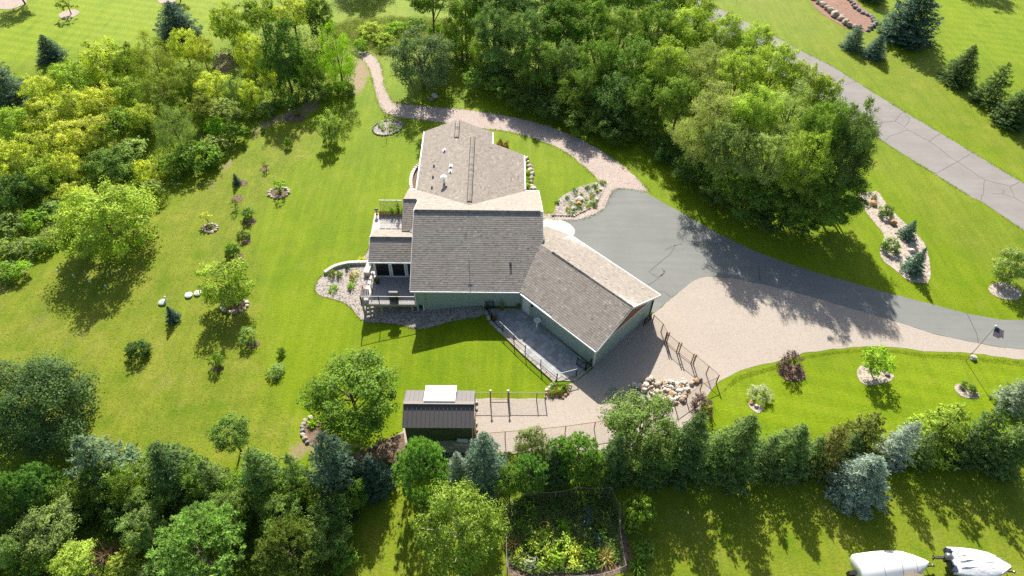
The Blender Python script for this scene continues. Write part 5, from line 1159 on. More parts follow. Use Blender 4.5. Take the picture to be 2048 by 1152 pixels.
GREEN = {'y': (.40, .44, .065), 'yg': (.27, .35, .048), 'lime': (.19, .32, .025), 'g': (.125, .205, .032), 'mg': (.14, .225, .030), 'dg': (.07, .13, .024), 'olive': (.18, .23, .032), 'sage': (.17, .245, .065), 'pale': (.23, .29, .08),
         'poplar': (.245, .30, .085), 'oak': (.12, .19, .05), 'blue': (.105, .165, .125), 'bluedark': (.058, .105, .078), 'silver': (.215, .275, .25), 'spr': (.082, .135, .042), 'sprg': (.115, .18, .05), 'pine': (.13, .235, .055), 'pineb': (.155, .275, .055), 'piney': (.20, .26, .035),
         'purple': (.12, .075, .08), 'rust': (.15, .15, .04), 'bronze': (.14, .165, .035), 'silverleaf': (.30, .33, .20)}
def trunk_obj(t, base, topz, r0, lean, clumps, ctr, rad, mat='bark', nb=7):
    mb = MB(); b = Vector((0, 0, -.15)); c = Vector((lean[0], lean[1], topz)); mid = b.lerp(c, .5) + Vector((random.uniform(-.12, .12), random.uniform(-.12, .12), 0))
    mb.tube(b, mid, r0, r0 * .75, 7); mb.tube(mid, c, r0 * .75, r0 * .4, 7)
    for _ in range(nb):
        d = Vector((random.gauss(0, 1), random.gauss(0, 1), random.uniform(.1, 1.0))).normalized(); s = b.lerp(c, random.uniform(.45, .95))
        e = Vector(ctr) + Vector((d.x * rad[0], d.y * rad[0], d.z * rad[1])) * random.uniform(.6, .88); k = s.lerp(e, .5) + Vector((0, 0, -.05 * rad[0]))
        mb.tube(s, k, r0 * .36, r0 * .24, 5); mb.tube(k, e, r0 * .24, r0 * .07, 5)
    mb.build('trunk', mat, t, False)
def col(c, j=.10):
    c = GREEN[c] if isinstance(c, str) else c; c = tuple(v * 1.45 for v in c); f = random.uniform(1 - j, 1 + j); return (c[0] * f * random.uniform(.94, 1.06), c[1] * f, c[2] * f, 1)
ALL = []
def crown_place(name, kind, cx, cy, w, h, H, c, label, cat, group=None, rzr=(.6, 1.9), trunk=True, bark='bark', frac=.62, pname='crown', hmin=None):
    """round-crowned plant whose crown fills the box (cx, cy, w, h) of the photograph and whose top is H metres up"""
    hc = H * .6
    for _ in range(8):
        z = 0
        for _ in range(6): p = ray(cx, cy, z + hc); z = tz(p[0])
        p = ray(cx, cy, z + hc); s = FPX / depth(p); dist = np.linalg.norm(p - EYE); sn = (EYE[2] - p[2]) / dist; cs = math.sqrt(1 - sn * sn)
        r = w / 2 / s; hv = h / 2 / s; rz = math.sqrt(max((hv ** 2 - (r * sn) ** 2), 0) / cs ** 2); rz = min(max(rz, rzr[0] * r), rzr[1] * r)
        nh = max(H - rz, rz * (.86 if trunk else .35)); hc = hc * .4 + nh * .6
    base = Vector((p[0], p[1], tz(p[0]))); t = thing(name, base, label, cat, group)
    k = random.randrange(len(PR[kind])); o = link(pname, PR[kind][k], None, t, Vector((0, 0, hc))); o.scale = (r * .95, r * .95, rz * .95); o.rotation_euler = (0, 0, random.uniform(0, 6.28)); o.color = col(c)
    if trunk: trunk_obj(t, base, hc + rz * .1, max(.05, r * .055), (random.uniform(-.1, .1) * r, random.uniform(-.1, .1) * r), None, (0, 0, hc), (r, rz), bark)
    ALL.append(t); return t
def cone_place(name, kind, cx, y0, y1, w, c, label, cat='spruce', group=None, Hmax=14):
    """conifer whose tip is at y0, whose skirt reaches y1 and is w wide in the photograph"""
    by = y1 - w * .3; bx = cx; Ht = 3.0; r = 1.0
    for _ in range(10):
        B = G(bx, by); s = FPX / depth(B); r = w / 2 / s
        by += y1 - proj(B + Vector((0, -r * .96, .05)))[1]; B = G(bx, by)
        lo, hi = .3, Hmax
        for _ in range(26):
            mid = (lo + hi) / 2
            if proj(B + Vector((0, 0, mid)))[1] > y0: lo = mid
            else: hi = mid
        Ht = lo; q0, q1 = proj(B), proj(B + Vector((0, 0, Ht))); bx += cx - (q0[0] + .35 * (q1[0] - q0[0]))
    t = thing(name, B, label, cat, group); k = random.randrange(len(PR[kind])); o = link('crown', PR[kind][k], None, t); o.scale = (r * 1.14, r * 1.14, Ht); o.rotation_euler = (0, 0, random.uniform(0, 6.28)); o.color = col(c)
    MB().tube((0, 0, -.1), (0, 0, Ht * .9), max(.05, r * .09), .02, 7).build('trunk', 'bark', t, False); ALL.append(t); return t
def small_plant(name, kind, px, py, size, hgt, c, label, cat='plant', group=None, blossom=None, z=None):
    p = G(px, py) if z is None else Vector(ray(px, py, z)); t = thing(name, p, label, cat, group); o = link('foliage', random.choice(PR[kind]), None, t); o.scale = (size, size, hgt); o.rotation_euler = (0, 0, random.uniform(0, 6.28)); o.color = col(c)
    if blossom:
        b = link('blossoms', PR['flower'][0], None, t, Vector((0, 0, hgt * .25))); b.scale = (size * .95, size * .95, hgt * .9); b.color = (*blossom, 1)
    return t

# ---- single trees and shrubs near the house
T = crown_place; CN = cone_place
T('shade_tree', 'big', 843, 122, 142, 138, 7.6, (.115, .175, .07), 'lone round crowned tree beside the bend of the gravel path', 'tree', frac=.7)
T('ash_tree', 'big', 709, 788, 202, 190, 8.0, 'mg', 'large round ash tree on the lawn beside the shed', 'tree')
T('maple_tree', 'big', 207, 440, 192, 166, 6.8, 'yg', 'big yellow green maple standing alone at the thicket edge with its shadow on the lawn', 'tree')
T('honey_locust', 'mid', 448, 563, 112, 104, 5.0, 'yg', 'yellow leaved tree rising from a stone ring on the side lawn', 'tree')
T('young_tree', 'small', 658, 254, 50, 66, 3.2, (.21, .29, .07), 'small pale round tree on the upper side lawn', 'tree')
T('young_tree', 'mid', 462, 866, 88, 72, 4.0, 'g', 'small dark green tree at the foot of the lawn before the conifer screen', 'tree')
T('young_tree', 'mid', 2028, 532, 76, 86, 4.2, 'pale', 'young pale leaved tree on a gravel ring by the driveway bend', 'tree')
T('young_tree', 'small', 1757, 722, 66, 58, 2.8, 'lime', 'bright green small tree in the teardrop gravel bed', 'tree')
T('sapling', 'wispy', 411, 433, 28, 20, 1.4, 'y', 'tiny yellow sapling in a stone ring on the side lawn', 'sapling')
T('sapling', 'wispy', 558, 372, 32, 34, 2.0, 'lime', 'thin bright sapling rising from the stone ringed bed', 'sapling')
T('sapling', 'wispy', 469, 407, 18, 26, 1.4, 'olive', 'leaning thin sapling beside the bare mulch ring', 'sapling')
T('sapling', 'wispy', 530, 330, 16, 18, 1.2, 'olive', 'tiny sapling in a mulch ring on the upper lawn', 'sapling')
T('sapling', 'wispy', 132, 6, 44, 34, 3.0, 'olive', 'thin sapling in a round mulch ring on the far striped lawn', 'sapling')
T('young_tree', 'mid', 30, -32, 70, 50, 5.0, 'g', 'tree in the wide mulch ring at the far lawn corner', 'tree')
T('young_tree', 'mid', 352, -26, 50, 44, 4.0, 'g', 'tree in the mulch ring at the far edge of the striped lawn', 'tree')
for cx, cy, w, h, c, lb in ((497, 430, 30, 36, 'sage', 'round pale bush in a mulch ring, topmost in the row down the lawn'), (487, 472, 26, 26, 'dg', 'small dark bush at a mulch ring, upper of the pair above the yellow tree'), (463, 500, 30, 32, 'mg', 'green bush, lower of the pair above the yellow tree'), (472, 506, 16, 30, 'dg', 'slim dark bush between the pair of bushes and their mulch ring'),
                            (495, 676, 42, 44, 'sage', 'pale bush at the edge of the yellow tree shadow'), (433, 724, 30, 40, 'mg', 'green bush alone on the open lawn below the yellow tree'), (562, 704, 20, 22, 'mg', 'very small bush, upper of two near the ash tree'), (551, 744, 38, 34, 'sage', 'spreading pale bush, lower of two near the ash tree'),
                            (577, 288, 17, 32, 'mg', 'slim upright bush on the upper lawn'), (490, 294, 9, 9, 'dg', 'tiny dark bush by the thicket edge'), (527, 262, 13, 16, 'dg', 'tiny dark bush beside the bare soil by the thicket'), (593, 226, 16, 18, 'olive', 'little bush on the mulch patch under the upper thicket'), (1936, 776, 30, 26, 'dg', 'small dark shrub in the gravel bed near the flagpole')):
    T('bush', 'bush', cx, cy, w, h, .5, c, lb, 'bush', trunk=False, pname='foliage')
CN('dwarf_spruce', 'spruce_small', 343, 612, 650, 32, 'bluedark', 'dwarf blue spruce just below the pale green tank lid', 'spruce')
T('mugo_pine', 'bush', 277, 703, 50, 50, 1.2, (.05, .10, .025), 'round dark mugo pine alone on the open lawn', 'pine', trunk=False, pname='foliage')
CN('dwarf_spruce', 'spruce_small', 472, 346, 372, 18, 'bluedark', 'tiny dark conifer beside a bare mulch ring near the thicket', 'spruce')
# island bed and right lawn
T('bush', 'bush', 1771, 424, 34, 36, .9, 'sage', 'round green shrub near the oak end of the island bed', 'bush', trunk=False, pname='foliage')
T('bush', 'bush', 1780, 493, 38, 40, .9, 'sage', 'round olive shrub in the middle of the island bed', 'bush', trunk=False, pname='foliage')
CN('blue_spruce', 'spruce_small', 1819, 440, 484, 34, 'blue', 'small blue spruce in the upper part of the island bed', 'spruce')
CN('blue_spruce', 'spruce_small', 1834, 494, 558, 48, 'blue', 'larger blue spruce at the driveway end of the island bed', 'spruce')
T('ninebark', 'purple', 1583, 731, 58, 64, 1.2, 'purple', 'dark purple leaved shrub on the lawn edge by the gravel yard', 'shrub', trunk=False, pname='foliage')
T('ninebark', 'purple', 1405, 812, 56, 64, 1.2, 'purple', 'dark purple shrub beside the tree at the yard fence corner', 'shrub', trunk=False, pname='foliage')
T('silver_shrub', 'purple', 1521, 789, 54, 46, 1.1, 'silverleaf', 'pale silver leaved shrub beside two rocks on the lawn', 'shrub', trunk=False, pname='foliage')
# ---- spruces beyond the road
for cx, y0, y1, w, c, k, lb in ((1709, 48, 106, 44, 'blue', 'spruce', 'stout blue spruce at the tip of the red mulch bed'), (1753, 66, 124, 46, 'blue', 'spruce', 'stout blue spruce next to the red mulch bed, nearer the big spruce'), (1826, -38, 102, 104, 'bluedark', 'spruce', 'largest dark spruce beyond the road'),
                                (1926, 88, 180, 70, 'spr', 'spruce', 'dark pointed spruce beyond the road, first of the row of three'), (1988, 124, 222, 66, 'spr', 'fir', 'dark ragged spruce in the middle of the row of three beyond the road'), (2034, 176, 266, 76, 'spr', 'spruce', 'dark spruce beyond the road, last of the row of three'), (1745, -60, 8, 60, 'spr', 'spruce', 'dark spruce at the lawn side of the red mulch bed')):
    CN('spruce_tree', k, cx, y0, y1, w, c, lb, 'spruce')
T('maple_tree', 'big', 1955, -88, 110, 110, 8.0, 'dg', 'broad tree at the far lawn whose shadow falls beside the big spruce', 'tree')
T('maple_tree', 'big', 726, -84, 110, 90, 8.0, 'g', 'broad tree at the far lawn beyond the meadow', 'tree')
for cx, y0, y1, w, c, k, lb in ((352, 0, 90, 84, 'bluedark', 'spruce', 'tall dark spruce between the thicket and the striped lawn'), (98, 68, 130, 54, 'bluedark', 'spruce', 'smaller dark spruce at the far edge of the thicket'), (6, 102, 232, 88, (.075, .13, .085), 'spruce', 'grey green spruce at the outer end of the thicket')):
    CN('spruce_tree', k, cx, y0, y1, w, c, lb, 'spruce')

# ---- the thicket at the side of the lot
GT = 'wild trees of the side thicket'
def row(kind, cat, name, items, H, where, group=GT, **kw):
    ords = ['first', 'second', 'third', 'fourth', 'fifth', 'sixth', 'seventh', 'eighth', 'ninth', 'tenth', 'eleventh', 'twelfth', 'thirteenth', 'fourteenth', 'fifteenth', 'sixteenth']
    tone = {'y': 'bright yellow green', 'yg': 'light green', 'g': 'green', 'mg': 'mid green', 'dg': 'dark green', 'olive': 'olive green', 'sage': 'sage green', 'pale': 'pale green', 'lime': 'lime green', 'poplar': 'pale silvery green', 'oak': 'deep green', 'rust': 'rusty'}
    for i, it in enumerate(items):
        cx, cy, w, h, c = it[:5]; k = it[5] if len(it) > 5 else kind; Hh = it[6] if len(it) > 6 else H
        if group == 'trees of the wood behind the house': q_ = random.uniform(.78, .95); w, h, Hh = w * q_, h * q_, Hh * random.uniform(.94, 1.04)
        T(name, k, cx, cy, w, h, Hh, c, '%s %s, %s from the left in the %s' % (tone[c], cat, ords[i], where), cat, group, **kw)
row('mid', 'tree', 'birch_tree', [(460, 52, 80, 98, 'yg', 'mid', 7.0), (520, 30, 80, 80, 'yg'), (583, 28, 84, 76, 'y'), (636, 32, 70, 90, 'g'), (676, 118, 84, 150, 'lime', 'feather', 8.0)], 7.5, 'clump beside the meadow')
row('mid', 'tree', 'wild_tree', [(80, 178, 70, 70, 'y'), (140, 158, 84, 84, 'yg'), (205, 128, 96, 96, 'y'), (258, 130, 70, 96, 'olive'), (310, 128, 90, 126, 'olive', 'feather', 7.0), (368, 92, 64, 76, 'y'), (402, 100, 52, 60, 'y'), (500, 112, 60, 100, 'y'), (570, 120, 100, 150, 'dg', 'big', 8.0), (620, 150, 60, 100, 'mg')], 6.0, 'far row of the thicket')
row('mid', 'tree', 'wild_tree', [(30, 250, 76, 84, 'yg'), (88, 232, 96, 84, 'y'), (150, 215, 86, 90, 'y'), (205, 208, 84, 84, 'y'), (262, 190, 76, 84, 'yg'), (322, 190, 90, 100, 'olive', 'feather', 6.0), (380, 165, 70, 80, 'olive'), (428, 172, 76, 70, 'y'), (468, 185, 52, 70, 'pale'), (500, 190, 46, 70, 'y'), (543, 168, 40, 84, 'y', 'small', 4.5)], 5.0, 'second row of the thicket')
row('mid', 'tree', 'wild_tree', [(20, 320, 90, 90, 'y'), (76, 300, 90, 86, 'y'), (132, 285, 92, 84, 'y'), (180, 262, 84, 70, 'y'), (232, 250, 70, 70, 'mg', 'bush'), (282, 235, 64, 70, 'y'), (348, 262, 82, 116, 'sage', 'feather', 5.5), (405, 215, 70, 66, 'olive'), (452, 225, 60, 56, 'pale', 'bush')], 4.5, 'third row of the thicket')
row('bush', 'shrub', 'wild_shrub', [(30, 385, 100, 90, 'dg', 'mid', 4.0), (92, 352, 80, 80, 'yg', 'mid', 4.0), (130, 335, 64, 70, 'y', 'mid', 4.0), (150, 395, 70, 64, 'y', 'mid', 4.0), (218, 330, 104, 76, 'g', 'mid', 3.2), (262, 300, 70, 54, 'pale'), (300, 345, 56, 66, 'y', 'small', 3.0), (305, 380, 46, 44, 'pale'), (352, 335, 70, 66, 'mg'), (398, 320, 90, 84, 'mg'), (432, 298, 64, 60, 'pale'), (472, 262, 46, 40, 'mg'), (430, 255, 56, 50, 'lime')], 2.4, 'lawn side row of the thicket', trunk=False, pname='foliage')
row('bush', 'shrub', 'wild_shrub', [(20, 452, 70, 56, 'sage'), (72, 440, 60, 48, 'lime'), (50, 500, 66, 54, 'sage'), (112, 470, 56, 42, 'pale'), (14, 545, 60, 40, 'mg'), (100, 425, 56, 44, 'sage'), (490, 215, 50, 50, 'lime'), (530, 225, 40, 40, 'sage'), (570, 205, 50, 46, 'mg'), (630, 190, 46, 60, 'pale'), (655, 185, 40, 40, 'mg'), (690, 180, 40, 40, 'mg'), (5, 500, 50, 50, 'pale'), (86, 492, 44, 36, 'mg'), (40, 540, 44, 32, 'lime')], 1.4, 'scrub along the edge of the thicket', trunk=False, pname='foliage')
# ---- the wood between path, driveway and road
WG = 'trees of the wood behind the house'
row('big', 'tree', 'woodland_tree', [(862, -10, 110, 84, 'g'), (930, 8, 90, 90, 'g'), (990, -2, 100, 90, 'dg'), (1050, -6, 110, 90, 'oak'), (1120, -8, 110, 90, 'g'), (1190, -10, 120, 90, 'g'), (1262, -12, 110, 90, 'mg'), (1330, -6, 120, 96, 'mg'), (1396, 10, 90, 90, 'yg')], 10.0, 'back row of the wood', WG)
row('big', 'tree', 'woodland_tree', [(922, 62, 84, 112, 'yg', 'big', 7.0), (985, 55, 96, 104, 'oak'), (1050, 62, 110, 110, 'oak'), (1118, 50, 116, 120, 'g'), (1180, 52, 110, 110, 'mg'), (1240, 60, 116, 116, 'mg'), (1312, 62, 120, 120, 'mg'), (1380, 62, 112, 112, 'yg'), (1446, 70, 110, 110, 'yg'), (1510, 88, 112, 110, 'yg')], 9.5, 'second row of the wood', WG)
row('big', 'tree', 'woodland_tree', [(962, 112, 66, 96, 'yg', 'mid', 5.5), (1012, 122, 104, 124, 'oak', 'big', 6.5), (1072, 136, 110, 136, 'g', 'big', 6.8), (1134, 132, 110, 130, 'oak', 'big', 7.5), (1196, 132, 124, 140, 'mg', 'big', 8.0), (1268, 130, 120, 130, 'g', 'big', 9.0), (1334, 128, 124, 130, 'yg', 'big', 10.5), (1412, 132, 120, 120, 'poplar', 'feather', 11.0), (1480, 146, 124, 120, 'yg', 'big', 12.0), (1552, 136, 124, 124, 'yg', 'big', 12.0), (1606, 168, 96, 96, 'yg', 'big', 10.0), (1650, 186, 76, 84, 'yg', 'mid', 9.0)], 11.0, 'third row of the wood', WG)
row('big', 'tree', 'woodland_tree', [(1156, 186, 110, 130, 'g', 'big', 5.6), (1226, 196, 116, 130, 'oak', 'big', 6.0), (1288, 196, 110, 120, 'g', 'big', 7.0), (1362, 196, 120, 120, 'mg', 'big', 9.5), (1440, 214, 140, 130, 'poplar', 'feather', 12.5), (1516, 222, 130, 130, 'yg', 'big', 13.0), (1586, 226, 130, 140, 'poplar', 'feather', 13.5), (1652, 248, 104, 120, 'mg', 'big', 13.0), (1706, 262, 100, 150, 'oak', 'big', 12.5)], 11.0, 'fourth row of the wood', WG)
row('big', 'tree', 'woodland_tree', [(1394, 276, 112, 120, 'poplar', 'feather', 9.5), (1462, 300, 140, 150, 'sage', 'big', 11.5), (1540, 312, 130, 150, 'poplar', 'feather', 12.0), (1612, 326, 130, 170, 'yg', 'big', 12.0), (1688, 316, 140, 200, 'oak', 'dense', 12.0)], 12.0, 'driveway side row of the wood', WG)
row('mid', 'tree', 'understory_tree', [(1420, 326, 100, 90, 'g', 'mid', 5.0), (1478, 366, 100, 90, 'mg', 'mid', 5.5), (1530, 388, 100, 90, 'g', 'mid', 5.5), (1582, 402, 100, 90, 'mg', 'big', 6.0), (1634, 402, 110, 100, 'mg', 'big', 7.0), (1690, 390, 100, 90, 'g', 'big', 6.0)], 5.5, 'low edge of the wood', 'understory trees of the wood')
row('mid', 'shrub', 'wood_shrub', [(905, 100, 50, 60, 'g', 'bush'), (950, 160, 56, 50, 'g', 'bush'), (1000, 178, 60, 50, 'g', 'bush'), (1050, 198, 70, 54, 'dg'), (1105, 216, 76, 60, 'dg'), (1165, 240, 84, 60, 'g'), (1232, 256, 90, 66, 'dg'), (1296, 252, 70, 60, 'g', 'bush'), (1340, 296, 80, 66, 'dg'), (1382, 340, 84, 60, 'dg'), (1440, 384, 84, 60, 'dg'), (1492, 414, 80, 56, 'g'), (1550, 434, 80, 50, 'dg'), (1610, 440, 80, 50, 'g'), (1668, 428, 70, 50, 'dg')], 3.0, 'shaded shrub fringe of the wood', 'shrubs along the foot of the wood', trunk=False, pname='foliage')
# meadow shrubs beyond the path
row('bush', 'shrub', 'meadow_shrub', [(742, 66, 60, 36, 'yg'), (790, 60, 50, 34, 'lime'), (830, 52, 50, 36, 'g'), (770, 84, 50, 30, 'yg'), (722, 92, 36, 30, 'lime'), (872, 70, 40, 50, 'g')], 1.6, 'rough meadow beyond the path', 'shrubs in the rough meadow', trunk=False, pname='foliage')
# ---- the conifer screen and the trees in front of it
T('larch_tree', 'dense', 70, 815, 232, 226, 7.0, (.072, .125, .04), 'dense dark spreading tree at the lower end of the side lawn', 'tree', rzr=(.5, .9))
for cx, y0, y1, w, c, k, lb in ((197, 872, 1012, 126, (.115, .175, .095), 'fir', 'bluish fir with ragged top beside the dark spreading tree'), (345, 888, 1030, 118, 'spr', 'spruce', 'dark spruce in the screen below the small lawn tree'), (430, 920, 1035, 90, 'sprg', 'fir', 'green spruce between two darker ones below the small lawn tree'), (530, 898, 1040, 96, 'sprg', 'spruce', 'broad green spruce in the screen opposite the half shaded flower bed'),
                                (596, 905, 1020, 70, 'sprg', 'fir', 'slim yellowish spruce beside the tall dark blue one'), (672, 862, 1042, 112, 'bluedark', 'spruce', 'tall dark blue spruce beside the ash tree'), (745, 912, 1010, 80, 'bluedark', 'spruce', 'dark blue spruce between the ash tree and the bright pine'), (915, 902, 975, 48, 'silver', 'spruce', 'small silvery spruce squeezed beside the bright pine near the shed'),
                                (968, 866, 1004, 96, 'blue', 'spruce', 'blue green spruce near the shed, in front of the wire fence'), (1105, 890, 980, 66, 'spr', 'spruce', 'dark narrow spruce behind the garden fence'), (1228, 862, 985, 76, 'spr', 'spruce', 'dark spruce in front of the light ash by the yard fence'), (1300, 885, 985, 80, 'sprg', 'spruce', 'grey green spruce beside the netted garden corner'),
                                (1376, 820, 984, 104, 'spr', 'spruce', 'deep green spruce by the purple shrub at the fence corner'), (1474, 828, 988, 118, 'sprg', 'spruce', 'tall olive spruce below the silver leaved shrub'), (1580, 850, 974, 104, 'sprg', 'spruce', 'broad green spruce next in the screen after the tall olive one'), (1656, 846, 962, 76, 'rust', 'fir', 'brown tinged spruce between green neighbours'),
                                (1722, 826, 944, 92, 'bronze', 'fir', 'bronze tinted ragged spruce below the teardrop bed'), (1798, 842, 946, 68, 'silver', 'spruce', 'silver blue spruce in the screen'), (1725, 914, 1036, 116, (.165, .225, .185), 'spruce', 'big blue spruce standing forward of the screen on the near lawn'), (1880, 812, 942, 112, 'piney', 'fir', 'yellow green fir with layered boughs in the screen'),
                                (1955, 818, 942, 90, 'spr', 'fir', 'dark fir beside the yellow green layered one'), (2030, 830, 965, 86, 'sprg', 'spruce', 'blue green spruce at the outer end of the screen'), (2040, 750, 840, 70, (.17, .225, .16), 'fir', 'pale silvery fir at the outer end behind the screen')):
    CN('spruce_tree', k, cx, y0, y1, w, c, lb, 'spruce', 'conifers of the screen')
for cx, cy, w, h, H_, c, lb in ((842, 936, 124, 152, 6.5, 'pineb', 'bright green white pine in front of the shed'), (78, 972, 92, 110, 5.5, 'pine', 'light green pine below the dark spreading tree'), (18, 985, 80, 130, 5.5, 'pine', 'green pine at the outer corner of the screen'), (1060, 945, 84, 90, 4.5, 'pine', 'soft green pine beside the brown topped tree'),
                                (1158, 915, 94, 112, 5.0, 'pineb', 'bright green pine in the screen behind the garden net'), (1120, 908, 70, 80, 4.5, 'pine', 'pale pine just left of the bright one behind the garden net'), (392, 1092, 200, 166, 7.0, 'pineb', 'very large bright white pine in the lower foreground'), (572, 1100, 140, 146, 6.5, (.13, .18, .035), 'olive green pine next to the very large bright one')):
    T('pine_tree', 'pine', cx, cy, w, h, H_, c, lb, 'pine', 'pines of the screen', rzr=(.7, 1.7))
T('young_tree', 'mid', 1064, 892, 76, 84, 4.5, (.16, .19, .06), 'pale tree with browning top by the long wire fence', 'tree')
T('ash_tree', 'big', 1286, 856, 168, 158, 6.5, (.135, .21, .045), 'large light green ash at the yard edge next to the rock pile', 'tree')
T('young_tree', 'mid', 1318, 905, 90, 90, 4.0, 'g', 'green tree filling in below the light green ash', 'tree')
T('box_elder', 'big', 920, 1058, 184, 198, 8.0, (.19, .26, .04), 'large yellow green tree in front of the netted garden', 'tree', bark='birch_bark')
row('mid', 'tree', 'foreground_tree', [(12, 1105, 60, 90, 'sage'), (95, 1050, 116, 90, 'sage'), (145, 1122, 86, 72, 'yg'), (205, 960, 90, 90, 'g', 'mid', 4.0), (282, 1055, 88, 92, 'sage'), (300, 1000, 90, 80, 'g', 'mid', 3.5), (452, 1012, 80, 70, 'g'), (560, 1020, 90, 76, 'g'), (650, 1072, 96, 100, 'sage'), (662, 1018, 80, 70, 'dg')], 4.5, 'mixed trees below the screen', 'mixed trees below the conifer screen')
row('bush', 'shrub', 'foreground_shrub', [(40, 1030, 70, 60, 'dg'), (60, 1130, 70, 50, 'mg'), (110, 1005, 60, 50, 'mg'), (160, 1020, 60, 50, 'dg'), (240, 1020, 80, 60, 'dg'), (250, 1130, 70, 44, 'olive'), (310, 1140, 60, 40, 'pale'), (380, 1010, 60, 50, 'dg'), (490, 1020, 60, 50, 'dg'), (600, 1030, 60, 46, 'dg'), (700, 1000, 50, 40, 'dg'), (860, 1025, 50, 40, 'dg'), (690, 1120, 60, 60, 'mg')], 1.8, 'undergrowth of the foreground', 'shrubs under the foreground trees', trunk=False, pname='foliage')
row('mid', 'tree', 'screen_tree', [(128, 1000, 80, 90, 'g'), (268, 975, 84, 100, 'mg'), (395, 962, 80, 100, 'g'), (478, 985, 80, 90, 'mg'), (562, 985, 76, 90, 'g'), (628, 985, 70, 90, 'mg'), (706, 985, 60, 70, 'g'), (1020, 960, 60, 70, 'mg'), (1190, 940, 60, 80, 'g')], 4.2, 'filling row of the screen', 'trees filling the conifer screen')
for cx, y0, y1, w, c, lb in ((1428, 868, 972, 70, 'sprg', 'narrow young fir filling the gap beside the tall olive spruce'), (1530, 872, 968, 70, 'spr', 'narrow fir between the tall olive spruce and the broad green one'), (1622, 872, 960, 66, 'sprg', 'narrow fir beside the brown tinged spruce'), (1692, 868, 948, 66, 'spr', 'narrow dark fir behind the big forward blue spruce'), (1842, 862, 946, 64, 'sprg', 'narrow fir between the silver blue spruce and the yellow green fir'), (1922, 862, 946, 66, 'spr', 'narrow dark fir past the yellow green layered one'), (1998, 870, 960, 70, 'sprg', 'narrow fir near the outer end of the screen')):
    CN('spruce_tree', 'fir', cx, y0, y1, w, c, lb, 'spruce', 'conifers of the screen')
# a heap of bare twigs
p = G(212, 1112); t = thing('brush_heap', p, 'heap of bare brown brush among the foreground shrubs', 'brush heap'); mb = MB()
for k in range(160):
    a = random.uniform(0, 6.28); d = Vector((math.cos(a), math.sin(a) * .8, random.uniform(.25, .9))); s0 = Vector((random.uniform(-.5, .5), random.uniform(-.4, .4), 0)); mb.tube(s0, s0 + d * random.uniform(.5, 1.5), .014, .005, 3)
o = mb.build('twigs', 'rust_wood', t, False); o['kind'] = 'stuff'

# ---- plants in the beds
sp = small_plant; Y = (.62, .45, .02); O = (.75, .16, .02); Pk = (.72, .30, .22)
for k, (px, py, s, h, c, b, lb) in enumerate(((1115, 406, .36, .4, 'mg', None, 'green clump at the lawn end of the driveway flower bed'), (1135, 397, .36, .4, 'mg', None, 'round green clump on the lawn side of the driveway flower bed'), (1150, 381, .4, .45, 'g', None, 'dark bushy clump at the lawn edge of the driveway flower bed'), (1151, 390, .34, .4, 'sage', None, 'pale clump just behind the dark bushy clump'),
     (1162, 391, .3, .35, 'g', None, 'small clump beside the large flat boulder'), (1176, 377, .5, .45, 'sage', None, 'wide sage clump on the lawn edge of the driveway flower bed'), (1191, 374, .45, .5, 'g', None, 'dark clump near the far tip of the driveway flower bed'), (1206, 367, .5, .5, 'mg', None, 'green bush on the far tip of the driveway flower bed'), (1184, 389, .42, .4, 'sage', None, 'grey green clump among the yellow flowers'),
     (1195, 384, .3, .4, 'yg', Y, 'yellow flowers near the far tip of the driveway flower bed'), (1184, 396, .36, .4, 'lime', Y, 'yellow flowers above the large sage bush'), (1173, 398, .26, .35, 'yg', Y, 'small yellow flower clump by the brown boulder'), (1170, 406, .36, .35, 'lime', None, 'lime clump in the middle of the driveway flower bed'), (1188, 409, .62, .5, 'mg', None, 'largest sage bush at the driveway edge of the bed'),
     (1176, 414, .34, .4, 'yg', Y, 'yellow flowers at the driveway edge below the lime clump'), (1145, 408, .5, .5, 'sage', None, 'round pale bush left of the rust brown boulder'), (1157, 418, .5, .45, 'g', None, 'dark bush in front of the rust brown boulder'), (1136, 419, .36, .45, 'yg', Y, 'bright yellow flowers at the front of the driveway flower bed'), (1143, 427, .5, .4, 'g', None, 'dark green clump at the front kerb of the driveway flower bed'))):
    sp('plant', 'plant', px, py, s, h, c, lb, 'plant', 'plants in the driveway flower bed', b)
